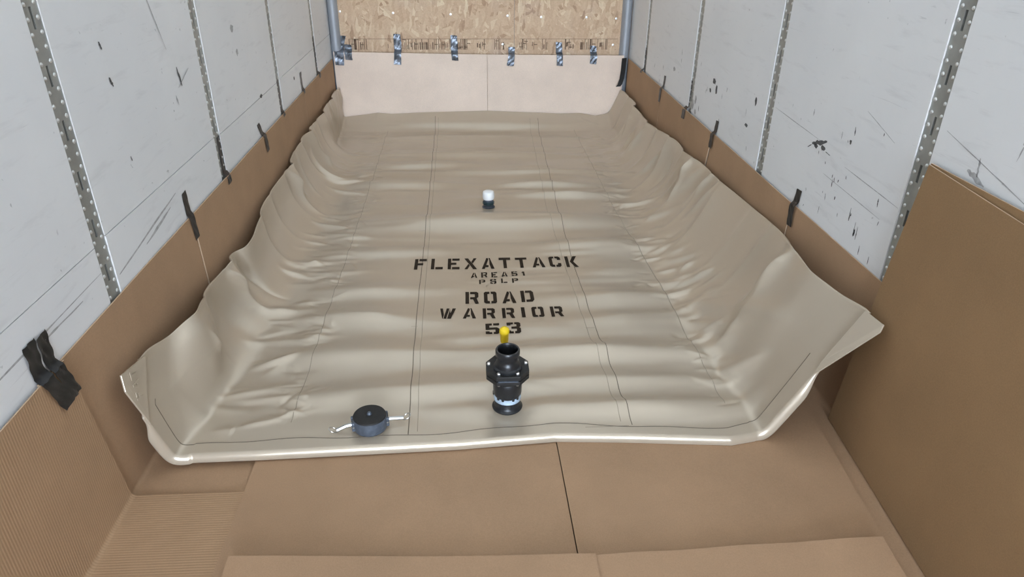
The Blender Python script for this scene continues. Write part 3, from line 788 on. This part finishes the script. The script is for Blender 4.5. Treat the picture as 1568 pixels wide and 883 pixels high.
def surf(x, y, lift=0.0):
    """point of the floor part of the bag above plan position x, y"""
    bl, br = float(xbL(np.array(y))), float(xbR(np.array(y)))
    a = min(max((x - bl) / (br - bl), 0), 1); j = nS + a * (nF - 1)
    if x < bl: j = nS - (bl - x) / 0.40 * nS
    if x > br: j = nS + nF - 1 + (x - br) / 0.40 * nS
    j = min(max(j, 0), NC - 1.001)
    j0 = int(j); fj = j - j0
    yf = YF[j0] * (1 - fj) + YF[min(j0 + 1, NC - 1)] * fj
    t = min(max((y - yf) / (YBK - yf), 0), 1) ** (1 / 1.12); i = min(t * (nT - 1), nT - 1.001); i0 = int(i); fi = i - i0
    p = (BP[i0, j0] * (1 - fj) + BP[i0, j0 + 1] * fj) * (1 - fi) + (BP[i0 + 1, j0] * (1 - fj) + BP[i0 + 1, j0 + 1] * fj) * fi
    return (float(p[0]), float(p[1]), float(p[2]) + lift)

def ribbon(name, pts, width, lift, mat, parent=None):
    """thin weld line draped over the bag along plan points"""
    P = []
    for k in range(len(pts) - 1):
        (x0, y0), (x1, y1) = pts[k], pts[k + 1]; n = max(2, int(math.hypot(x1 - x0, y1 - y0) / 0.012))
        P += [(x0 + (x1 - x0) * i / n, y0 + (y1 - y0) * i / n) for i in range(n)]
    P.append(pts[-1]); mb = MB(); v = []; f = []
    for k, p in enumerate(P):
        a = P[max(k - 1, 0)]; b = P[min(k + 1, len(P) - 1)]; d = Vector((b[0] - a[0], b[1] - a[1])).normalized(); n = Vector((-d.y, d.x))
        l = Vector(surf(p[0] + n.x * width / 2, p[1] + n.y * width / 2, lift * 0.3)); r = Vector(surf(p[0] - n.x * width / 2, p[1] - n.y * width / 2, lift * 0.3))
        c = (l + r) / 2 + Vector((0, 0, lift * 0.7)); v += [l, c, r]
        if k: q = 3 * k; f += [(q - 3, q - 2, q + 1, q), (q - 2, q - 1, q + 2, q + 1)]
    mb.add(v, f)
    return to_bag(mb.build(name, mat, None, smooth=True))
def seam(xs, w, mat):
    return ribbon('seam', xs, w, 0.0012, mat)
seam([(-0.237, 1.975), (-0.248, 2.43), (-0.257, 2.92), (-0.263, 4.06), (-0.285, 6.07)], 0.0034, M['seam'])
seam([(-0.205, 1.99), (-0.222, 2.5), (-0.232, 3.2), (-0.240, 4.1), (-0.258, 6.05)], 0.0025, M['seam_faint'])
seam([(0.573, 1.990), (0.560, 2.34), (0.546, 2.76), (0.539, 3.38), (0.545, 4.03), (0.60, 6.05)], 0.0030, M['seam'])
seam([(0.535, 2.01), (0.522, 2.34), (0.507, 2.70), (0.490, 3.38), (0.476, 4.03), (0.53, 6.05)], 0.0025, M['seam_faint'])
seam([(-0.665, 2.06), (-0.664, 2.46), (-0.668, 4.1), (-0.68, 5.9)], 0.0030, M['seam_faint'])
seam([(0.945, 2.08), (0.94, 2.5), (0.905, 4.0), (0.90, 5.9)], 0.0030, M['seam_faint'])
def hem_line(width, mat):
    """weld line running parallel to the front rim, up over both corners"""
    c0 = int(round((1 - 0.66) * nS)); c1 = nS + nF + int(round(0.60 * nS)); v = []; f = []
    for q, j in enumerate(range(c0, c1)):
        x = BP[0, j, 0]
        off = 0.045 + 0.006 * math.sin(7 * x) + 0.004 * math.sin(19 * x + 1) + (0.05 * wl_[j] + 0.05 * wr_[j])
        t = (off / (YBK - YF[j])) ** (1 / 1.12) * (nT - 1); i0 = int(t); g = t - i0
        p = BP[i0, j] * (1 - g) + BP[i0 + 1, j] * g; n = Nb[i0, j]
        d = np.array([0, 1.0, 0]); d = d - n * d.dot(n); d /= np.linalg.norm(d)
        v += [tuple(p - d * width / 2 + n * 0.0006), tuple(p + n * 0.0016), tuple(p + d * width / 2 + n * 0.0006)]
        if q: k = 3 * q; f += [(k - 3, k, k + 1, k - 2), (k - 2, k + 1, k + 2, k - 1)]
    return to_bag(MB().add(v, f).build('hem', mat, None, smooth=True))
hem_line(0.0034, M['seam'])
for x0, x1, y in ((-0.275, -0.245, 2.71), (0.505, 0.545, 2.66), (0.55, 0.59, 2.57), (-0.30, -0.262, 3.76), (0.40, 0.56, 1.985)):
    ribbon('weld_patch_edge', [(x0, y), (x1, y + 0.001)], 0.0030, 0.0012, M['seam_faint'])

# ---- stencil lettering
G = {
 'F': (.85, [[(0, 0), (.24, 0), (.24, .40), (.62, .40), (.62, .60), (.24, .60), (.24, 1), (0, 1)], [(.31, .80), (.85, .80), (.85, 1), (.31, 1)]]),
 'L': (.85, [[(0, 0), (.24, 0), (.24, 1), (0, 1)], [(.32, 0), (.85, 0), (.85, .21), (.32, .21)]]),
 'E': (.85, [[(0, 0), (.24, 0), (.24, .40), (.62, .40), (.62, .60), (.24, .60), (.24, 1), (0, 1)], [(.31, .80), (.85, .80), (.85, 1), (.31, 1)], [(.31, 0), (.85, 0), (.85, .20), (.31, .20)]]),
 'X': (.90, [[(0, 1), (.27, 1), (.90, 0), (.63, 0)], [(.90, 1), (.68, 1), (.50, .68), (.60, .52)], [(0, 0), (.22, 0), (.40, .32), (.30, .48)]]),
 'A': (.92, [[(0, 0), (.22, 0), (.27, .16), (.50, .16), (.50, .34), (.33, .34), (.50, .86), (.47, 1), (.36, 1)], [(.52, 1), (.62, 1), (.92, 0), (.68, 0), (.57, .40), (.57, .84)]]),
 'T': (.85, [[(.31, 0), (.55, 0), (.55, .80), (.85, .80), (.85, 1), (0, 1), (0, .80), (.31, .80)]]),
 'C': (.85, [[(0, .12), (.12, 0), (.38, 0), (.38, .18), (.24, .22), (.24, .78), (.38, .82), (.38, 1), (.12, 1), (0, .88)], [(.46, .82), (.46, 1), (.73, 1), (.85, .88), (.85, .64), (.61, .64), (.61, .78)], [(.46, .18), (.61, .22), (.61, .36), (.85, .36), (.85, .12), (.73, 0), (.46, 0)]]),
 'K': (.90, [[(0, 0), (.24, 0), (.24, 1), (0, 1)], [(.32, .5), (.62, 1), (.90, 1), (.58, .5), (.90, 0), (.62, 0)]]),
 'R': (.88, [[(0, 0), (.24, 0), (.24, 1), (0, 1)], [(.31, 1), (.74, 1), (.86, .90), (.86, .56), (.74, .44), (.88, 0), (.64, 0), (.50, .36), (.31, .36), (.31, .55), (.60, .55), (.62, .60), (.62, .78), (.60, .81), (.31, .81)]]),
 'O': (.85, [[(.38, 0), (.38, .18), (.24, .22), (.24, .78), (.38, .82), (.38, 1), (.10, 1), (0, .90), (0, .10), (.10, 0)], [(.47, 0), (.75, 0), (.85, .10), (.85, .90), (.75, 1), (.47, 1), (.47, .82), (.61, .78), (.61, .22), (.47, .18)]]),
 'D': (.85, [[(0, 0), (.24, 0), (.24, 1), (0, 1)], [(.32, 1), (.72, 1), (.85, .86), (.85, .14), (.72, 0), (.32, 0), (.32, .18), (.59, .18), (.61, .24), (.61, .76), (.59, .82), (.32, .82)]]),
 'W': (1.12, [[(0, 1), (.20, 1), (.29, .34), (.22, 0), (.18, 0)], [(.27, 0), (.46, 0), (.66, 1), (.46, 1)], [(.52, .0), (.78, 0), (1.12, 1), (.88, 1), (.74, .52), (.70, 1), (.66, .70)]]),
 'I': (.26, [[(0, 0), (.26, 0), (.26, 1), (0, 1)]]),
 'P': (.85, [[(0, 0), (.24, 0), (.24, 1), (0, 1)], [(.31, 1), (.72, 1), (.85, .88), (.85, .50), (.72, .38), (.31, .38), (.31, .56), (.58, .56), (.61, .60), (.61, .78), (.58, .82), (.31, .82)]]),
 'S': (.85, [[(.40, 1), (.10, 1), (0, .90), (0, .55), (.10, .45), (.55, .40), (.61, .35), (.61, .22), (.48, .18), (.48, 0), (.74, 0), (.85, .10), (.85, .47), (.75, .56), (.30, .61), (.24, .66), (.24, .78), (.40, .82)], [(.48, 1), (.74, 1), (.85, .90), (.85, .70), (.61, .70), (.61, .80), (.48, .82)], [(.40, 0), (.10, 0), (0, .10), (0, .30), (.24, .30), (.24, .20), (.40, .18)]]),
 '5': (.85, [[(0, 1), (.40, 1), (.40, .80), (.24, .80), (.24, .62), (.70, .62), (.85, .50), (.85, .12), (.73, 0), (.48, 0), (.48, .19), (.60, .21), (.60, .43), (0, .43)], [(.48, .80), (.85, .80), (.85, 1), (.48, 1)], [(0, 0), (.40, 0), (.40, .19), (.24, .19), (.24, .28), (0, .28)]]),
 '3': (.85, [[(.48, 1), (.74, 1), (.85, .90), (.85, .60), (.76, .51), (.85, .42), (.85, .10), (.74, 0), (.48, 0), (.48, .19), (.60, .21), (.60, .40), (.28, .42), (.28, .60), (.60, .61), (.60, .80), (.48, .81)], [(0, 1), (.40, 1), (.40, .81), (.24, .81), (.24, .72), (0, .72)], [(0, 0), (.40, 0), (.40, .19), (.24, .19), (.24, .28), (0, .28)]]),
 '1': (.46, [[(0, .72), (.20, 1), (.46, 1), (.46, 0), (.21, 0), (.21, .72)]]),
}
def letter_bm(polys, place, edge=0.009):
    b = bmesh.new()
    for poly in polys:
        vs_ = [b.verts.new((x, y, 0)) for x, y in poly]
        b.faces.new(vs_).normal_update()
    bmesh.ops.triangulate(b, faces=b.faces)
    if edge < 1:
        (ax, ay), (bx, by) = place(0, 0)[:2], place(1, 1)[:2]
        for n_, no in ((max(1, int(abs(bx - ax) / edge)), (1, 0, 0)), (max(1, int(abs(by - ay) / edge)), (0, 1, 0))):
            for k in range(1, n_ + n_ // 4):
                c = k / n_
                bmesh.ops.bisect_plane(b, geom=list(b.verts) + list(b.edges) + list(b.faces), plane_co=(c * no[0], c * no[1], 0), plane_no=no, dist=1e-6)
        bmesh.ops.triangulate(b, faces=b.faces)
    return b
def stencil_line(text, xl, yl, xr, yr, hgt, lw):
    """letters spread evenly between the outer edges (xl, yl) and (xr, yr) of the baseline"""
    n = len(text); wid = [G[c][0] / 0.85 * lw for c in text]
    gap = (xr - xl - sum(wid)) / (n - 1); x = xl
    for c, wd in zip(text, wid):
        y0 = yl + (yr - yl) * (x - xl) / (xr - xl); jy = RS.uniform(-0.003, 0.003); sxl = wd / G[c][0]
        def place(u, v, x=x, y0=y0 + jy): return (x + u * sxl + (v - 0.5) * 0.0, y0 + v * hgt)
        b = letter_bm(G[c][1], place)
        for v in b.verts:
            px, py = place(v.co.x, v.co.y); v.co = surf(px, py, 0.0014)
        me = bpy.data.meshes.new('stencil_letter'); b.to_mesh(me); b.free(); fix(me)
        if len(me.polygons) and me.polygons[0].normal.z < 0: me.flip_normals()
        o = link('stencil_letter', me, M['stencil'], None, True); to_bag(o)
        x += wd + gap
stencil_line('FLEXATTACK', -0.299, 3.284, 0.566, 3.281, 0.124, 0.062)
stencil_line('AREA51', -0.004, 3.180, 0.272, 3.182, 0.060, 0.030)
stencil_line('PSLP', 0.037, 3.112, 0.234, 3.114, 0.045, 0.031)
stencil_line('ROAD', -0.032, 2.909, 0.298, 2.912, 0.117, 0.062)
stencil_line('WARRIOR', -0.150, 2.766, 0.422, 2.766, 0.098, 0.056)
stencil_line('53', 0.057, 2.627, 0.214, 2.629, 0.088, 0.062)

# ---- corner patches
def patch(pts, thick, label):
    A = np.array(pts, float); c = A.mean(0); n = np.linalg.svd(A - c)[2][2]
    if n[1] > 0: n = -n                                    # the plate faces the open doors
    A = A - np.outer((A - c) @ n, n) * 0.85 + n * 0.005    # pressed almost flat, just proud of the bag
    pts = [Vector(p) for p in A]; n = Vector(n)
    mb = MB(); k = len(pts)
    mb.add([p for p in pts] + [p - n * thick for p in pts], [tuple(range(k)), tuple(range(2 * k - 1, k - 1, -1))] + [(i, k + i, k + (i + 1) % k, (i + 1) % k) for i in range(k)])
    o = to_bag(mb.build('corner_patch', M['vinyl'], None, bevel=0.0012)); o['label'] = label
    return o, pts, n
jl = int(round((1 - 0.62) * nS)); jr = nS + nF + int(round(0.62 * nS)) - 1
a1 = BP[0, 0]; a2 = BP[0, jl]
pL, ptsL, nL = patch([tuple(a2 + (0.004, 0.004, 0)), tuple(rings[1][int(0.45 * nS)] + (0.003, -0.001, 0)), (-1.077, 1.826, 0.381), (-1.084, 1.842, 0.432), tuple(a1 + (0.006, 0.010, 0.008))], 0.006, 'flat grey-tan corner patch with embossed letters')
b1 = BP[0, NC - 1]; b2 = BP[0, jr]
pR, ptsR, nR = patch([tuple(b1 + (-0.003, 0.004, 0)), (1.310, 1.848, 0.546), (1.308, 1.842, 0.518), tuple(rings[1][nS + nF + int(0.52 * nS)] + (-0.003, -0.001, 0)), tuple(b2 + (-0.003, 0.004, 0))], 0.006, 'flat tan corner patch with a clipped tip')
# embossed letters on the left patch, reading up along its edge
cen = (ptsL[0] + ptsL[2] + ptsL[3] + ptsL[4]) / 4
nrm = nL if nL.x > 0 else -nL
right_ = Vector((0, 0, 1)) * 0.75 + (ptsL[4] - ptsL[0]).normalized() * 0.5; right_ = (right_ - nrm * right_.dot(nrm)).normalized(); up_ = nrm.cross(right_)
x = -0.048
for c in 'FAT':
    wd, polys = G[c]; s_ = 0.026 / 0.85
    b = letter_bm(polys, lambda u, v: (u, v), 9)
    for v in b.verts:
        u, q = v.co.x, v.co.y; v.co = cen + right_ * (x + u * s_) + up_ * ((q - 0.5) * 0.034) + nrm * 0.0034
    ex_ = bmesh.ops.extrude_face_region(b, geom=list(b.faces))
    bmesh.ops.translate(b, verts=[g for g in ex_['geom'] if isinstance(g, bmesh.types.BMVert)], vec=-nrm * 0.002)
    me = bpy.data.meshes.new('embossed_letter'); b.to_mesh(me); b.free(); fix(me)
    to_bag(link('embossed_letter', me, M['vinyl']))
    x += 0.034

# ------------------------------------------------------------------ fittings on the bag
bz = surf(0.124, 2.118)[2]
valve = empty('butterfly_valve', (0.124, 2.118, bz), 0.0)
setp(valve, 'tall black flanged valve with a yellow lever standing on the front of the bag', 'valve')
MB().lathe([(0.0001, 0.0), (0.056, 0.0), (0.057, 0.006), (0.050, 0.012), (0.0475, 0.018), (0.0475, 0.046), (0.0001, 0.046)], 40).build('base_collar', M['blackp'], valve, True)
wrap = MB().lathe([(0.047, 0.040), (0.0505, 0.042), (0.0515, 0.052), (0.050, 0.062), (0.047, 0.064)], 40).build('tape_wrap', M['wrap'], valve, True)
lb = MB().lathe([(0.0001, 0.046), (0.046, 0.046), (0.050, 0.064), (0.0525, 0.070), (0.0535, 0.105), (0.0535, 0.125), (0.050, 0.132), (0.0001, 0.132)], 40).build('lower_body', M['blackp'], valve, True)
for k in range(16):
    a = 2 * math.pi * k / 16; c, s = math.cos(a), math.sin(a)
    if k % 3: MB().lathe([(0.0001, 0.058), (0.006, 0.058), (0.006, 0.074), (0.0001, 0.075)], 6, (0.0485 * c, 0.0485 * s, 0)).build('grip_rib', M['blackp'], lb, True)
# two octagonal plates bolted together
def octo(hw, front, back, f): return [(-f, -front), (f, -front), (hw, -0.018), (hw, 0.040), (f, back), (-f, back), (-hw, 0.040), (-hw, -0.018)]
fl = MB().prism(octo(0.078, 0.062, 0.085, 0.043), 0.138, 0.155).build('flange_plate', M['blackm'], valve, bevel=0.002)
fl2 = MB().prism(octo(0.078, 0.062, 0.085, 0.043), 0.158, 0.176).build('flange_plate', M['blackm'], valve, bevel=0.002)
MB().lathe([(0.0001, 0.125), (0.052, 0.125), (0.058, 0.138), (0.0001, 0.138)], 32).build('flange_neck', M['blackp'], valve, True)
MB().box(-0.036, 0.036, -0.0655, -0.060, 0.1545, 0.1595).build('gasket_strip', M['greyp'], valve)
bp = [(-0.068, 0.022), (0.068, 0.022), (-0.034, -0.046), (0.034, -0.046), (-0.034, 0.072), (0.034, 0.072)]
for x, y in bp:
    MB().lathe([(0.0001, 0.1855), (0.006, 0.1850), (0.0078, 0.182), (0.0078, 0.176), (0.0001, 0.176)], 6, (x, y, 0)).build('bolt', M['steel'], valve)
    MB().lathe([(0.0001, 0.128), (0.006, 0.128), (0.006, 0.138), (0.0001, 0.138)], 6, (x, y, 0)).build('nut', M['steel'], valve)
nk = MB().lathe([(0.0001, 0.176), (0.052, 0.176), (0.052, 0.184), (0.0445, 0.188), (0.0435, 0.200), (0.0415, 0.206), (0.0385, 0.212), (0.0385, 0.224), (0.0425, 0.232), (0.0445, 0.240), (0.0445, 0.252), (0.0425, 0.256), (0.0375, 0.256), (0.0355, 0.252), (0.0355, 0.190), (0.0001, 0.190)], 48).build('camlock_neck', M['blackp'], valve, True)
MB().lathe([(0.0001, 0.0), (0.009, 0.0), (0.009, 0.003), (0.0001, 0.004)], 10, (0, 0, 0.1905)).build('valve_disc_pin', M['blackm'], valve)
hd = MB().tube([(0.0, 0.05, 0.150), (-0.002, 0.10, 0.170), (-0.003, 0.125, 0.190), (-0.004, 0.135, 0.215)], 0.010, 10).build('lever', M['blackm'], valve, True)
MB().lathe([(0.0001, 0.200), (0.014, 0.200), (0.0155, 0.206), (0.0165, 0.235), (0.0185, 0.240), (0.0195, 0.248), (0.0175, 0.258), (0.010, 0.265), (0.0001, 0.267)], 24, (-0.005, 0.135, 0)).build('lever_grip', M['yellow'], hd, True)

bz = surf(-0.374, 2.022)[2]
cap = empty('camlock_cap', (-0.374, 2.022, bz), math.radians(12))
setp(cap, 'squat black and slate dust cap with steel pull rings near the bag front', 'cap')
cb = MB().lathe([(0.0001, 0.0), (0.054, 0.0), (0.058, 0.004), (0.0605, 0.012), (0.0615, 0.040), (0.0595, 0.052), (0.056, 0.0545), (0.0001, 0.0545)], 48).build('cap_body', M['greyp'], cap, True)
MB().lathe([(0.0001, 0.0560), (0.020, 0.0565), (0.050, 0.0580), (0.0570, 0.0570), (0.0590, 0.053), (0.0590, 0.050)], 48).build('cap_top', M['blackm'], cap, True)
MB().lathe([(0.0001, 0.066), (0.006, 0.065), (0.008, 0.061), (0.009, 0.056)], 14, (0.0, 0.004, 0)).build('centre_boss', M['greyp'], cap, True)
for s in (-1, 1):
    MB().box(s * 0.056 - 0.010, s * 0.056 + 0.010, -0.024, -0.012, 0.010, 0.046).build('ear', M['greyp'], cap, bevel=0.003)
    MB().box(s * 0.056 - 0.010, s * 0.056 + 0.010, 0.012, 0.024, 0.010, 0.046).build('ear', M['greyp'], cap, bevel=0.003)
    MB().lathe([(0.0001, -0.025), (0.0035, -0.025), (0.0035, 0.025), (0.0001, 0.025)], 10, (s * 0.060, 0, 0.028), 'Y').build('hinge_pin', M['steel'], cap, True)
    z1 = 0.020 if s > 0 else 0.012
    arm = MB().tube([(s * 0.050, 0, 0.028), (s * 0.085, 0, 0.024), (s * 0.118, 0, z1)], 0.0075, 8).build('cam_arm', M['steel'], cap, True)
    pts = [(s * 0.131 + 0.014 * math.cos(a), 0.014 * math.sin(a), z1 + 0.003 + (0.008 * math.cos(a) * s)) for a in np.linspace(0, 2 * math.pi, 20, endpoint=False)]
    MB().tube(pts, 0.0016, 6, True).build('pull_ring', M['steel'], arm, True)

bz = surf(0.115, 4.15)[2]
vent = empty('vent_fitting', (0.115, 4.15, bz))
setp(vent, 'small vent fitting with white cap and dark teal base in the middle of the bag', 'vent')
MB().lathe([(0.0001, 0.0), (0.040, 0.0), (0.040, 0.004), (0.034, 0.006), (0.033, 0.012), (0.030, 0.014), (0.030, 0.018), (0.0001, 0.018)], 32).build('base_flange', M['greyp'], vent, True)
MB().lathe([(0.0001, 0.016), (0.030, 0.016), (0.036, 0.022), (0.037, 0.038), (0.033, 0.042), (0.0001, 0.042)], 10).build('hex_collar', M['teal'], vent, True)
MB().lathe([(0.0001, 0.040), (0.030, 0.040), (0.031, 0.054), (0.0001, 0.054)], 32).build('vent_neck', M['greyp'], vent, True)
MB().lathe([(0.0001, 0.052), (0.030, 0.052), (0.035, 0.056), (0.0365, 0.066), (0.0365, 0.092), (0.033, 0.102), (0.024, 0.107), (0.0001, 0.108)], 32).build('vent_cap', M['white'], vent, True)

# ------------------------------------------------------------------ tape strips
def tape(side, pts, width, label, group, seed=0, recess=False, wr=0.0007, up=0.0):
    """strip stuck half on the wall, half on the cardboard; pts = (y or x, z) centre line, top to bottom"""
    r = random.Random(seed); ph = [r.uniform(0, 6.28) for _ in range(5)]
    d = []
    for k in range(len(pts) - 1):
        n = 14
        for i in range(n): d.append(tuple(pts[k][q] + (pts[k + 1][q] - pts[k][q]) * i / n for q in (0, 1)))
    d.append(pts[-1]); n = len(d); nw = 7; P = np.zeros((n, nw, 3))
    for i, (a, z) in enumerate(d):
        for j in range(nw):
            s = j / (nw - 1) - 0.5
            off = wr * (1 + math.sin(60 * z + ph[0] + 5 * s) * math.sin(7 * s + ph[1]) + 0.7 * math.sin(130 * z + 9 * s + ph[2]))
            top = 0.609 if side != 'back' else float(np.interp(a, [XL, 0.166, XR], [0.665, 0.642, 0.633]))
            k = 1 / (1 + math.exp(-(top + 0.006 - z) / 0.003))
            ww = width * (1 + 0.04 * math.sin(37 * z + ph[3]))
            if i in (0, n - 1): ww *= 0.97
            tw = 0.004 * math.sin(11 * z + ph[4])
            if side == 'left': P[i, j] = ((XL - 0.006 - (0.0045 if recess else 0)) * (1 - k) + (XL + seedlift(seed) + up) * k + 0.0016 + off, a + s * ww + tw, z + 0.004 * s)
            elif side == 'right': P[i, j] = ((XR + 0.006 + (0.0045 if recess else 0)) * (1 - k) + (XR - 0.003 - up) * k - 0.0016 - off, a - s * ww + tw, z + 0.004 * s)
            else: P[i, j] = (a - s * ww + tw, (YB + 0.004) * (1 - k) + (YB - 0.0545) * k - 0.0012 - off, z + 0.004 * s)
    return setp(sheet('tape_strip', P, 0.0006, M['glare_tape'] if side == 'back' else M['tape'], label, 'tape', group), label)
def seedlift(seed): return 0.0105 if seed in (1, 2) else 0.003
tl, tr, tb = 'black tape strips on the left wall', 'black tape strips on the right wall', 'black tape strips on the end wall'
tape('left', [(1.575, 0.722), (1.575, 0.60), (1.620, 0.492)], 0.052, 'wrinkled black tape nearest on the left wall, left strip of the pair', tl, 1, wr=0.0022)
tape('left', [(1.625, 0.716), (1.632, 0.60), (1.668, 0.496)], 0.046, 'wrinkled black tape nearest on the left wall, right strip of the pair', tl, 2, wr=0.0024)
tape('left', [(2.692, 0.712), (2.70, 0.60), (2.712, 0.506)], 0.046, 'narrow black tape over the first cardboard joint of the left wall', tl, 3)
tape('left', [(3.195, 0.792), (3.187, 0.60), (3.190, 0.572)], 0.050, 'black tape on the second steel post of the left wall', tl, 4, True, up=0.004)
tape('left', [(3.81, 0.684), (3.865, 0.60), (3.872, 0.516)], 0.046, 'black tape over the second cardboard joint of the left wall', tl, 5, up=0.006)
tape('left', [(4.335, 0.806), (4.33, 0.60), (4.335, 0.592)], 0.050, 'long black tape on the third steel post of the left wall', tl, 6, True, up=0.004)
tape('left', [(4.944, 0.732), (4.945, 0.60), (4.942, 0.592)], 0.046, 'thin black tape over the third cardboard joint of the left wall', tl, 7, up=0.004)
tape('left', [(5.50, 0.880), (5.51, 0.65), (5.52, 0.60), (5.52, 0.58)], 0.050, 'farthest black tape on the left wall, on its last steel post', tl, 8, True, up=0.004)
tape('right', [(2.722, 0.680), (2.732, 0.60), (2.72, 0.516)], 0.046, 'black tape over the nearest cardboard joint of the right wall', tr, 11, up=0.004)
tape('right', [(3.80, 0.685), (3.82, 0.60), (3.825, 0.527)], 0.046, 'black tape over the second cardboard joint of the right wall', tr, 12, up=0.008)
tape('right', [(4.376, 0.788), (4.385, 0.60), (4.395, 0.545)], 0.060, 'long black tape on the third steel post of the right wall', tr, 13, True, up=0.008)
tape('right', [(4.965, 0.697), (4.985, 0.60), (5.0, 0.508)], 0.042, 'thin black tape over the farthest cardboard joint of the right wall', tr, 14, up=0.008)
tape('right', [(5.605, 0.780), (5.61, 0.62), (5.62, 0.590)], 0.052, 'farthest black tape on the right wall, on its last steel post', tr, 15, True, up=0.008)
tape('back', [(-1.035, 0.785), (-1.062, 0.70), (-1.066, 0.558)], 0.075, 'crumpled shiny tape at the left end of the end wall row', tb, 21, wr=0.004)
tape('back', [(-1.00, 0.715), (-0.99, 0.66), (-0.985, 0.60)], 0.060, 'short shiny tape lapping the leftmost tape of the end wall row', tb, 27, wr=0.004)
tape('back', [(-0.578, 0.797), (-0.580, 0.68), (-0.588, 0.562)], 0.060, 'long shiny tape on the end wall, second from its left corner', tb, 22, wr=0.003)
tape('back', [(-0.108, 0.787), (-0.104, 0.68), (-0.098, 0.594)], 0.056, 'shiny tape on the end wall, just left of the pale cardboard joint', tb, 23, wr=0.003)
tape('back', [(0.375, 0.693), (0.370, 0.64), (0.358, 0.550)], 0.056, 'short shiny tape on the end wall below the strand board joint', tb, 24, wr=0.003)
tape('back', [(0.773, 0.732), (0.780, 0.65), (0.788, 0.549)], 0.054, 'shiny tape on the end wall, second from its right corner', tb, 25, wr=0.003)
tape('back', [(1.068, 0.703), (1.070, 0.65), (1.066, 0.564)], 0.056, 'short shiny tape on the end wall, nearest its right corner', tb, 26, wr=0.003)
# dark tape curling off the far right corner of the liners
mb = MB(); v = []; f = []
cl = [(1.333, 6.118, 0.615), (1.330, 6.112, 0.52), (1.322, 6.10, 0.45), (1.306, 6.085, 0.405), (1.290, 6.08, 0.385)]
for i, (x, y, z) in enumerate(cl):
    v += [(x - 0.020, y, z - 0.004), (x + 0.016, y - 0.020, z + 0.004)]
    if i: q = 2 * i; f.append((q - 2, q - 1, q + 1, q))
mb.add(v, f); mb.add([(a, b - 0.0008, c) for a, b, c in v], [tuple(reversed(q)) for q in f])
setp(mb.build('tape_strip', M['tape'], None, True), 'loose black tape hanging in the far right corner above the bag', 'tape', tr)
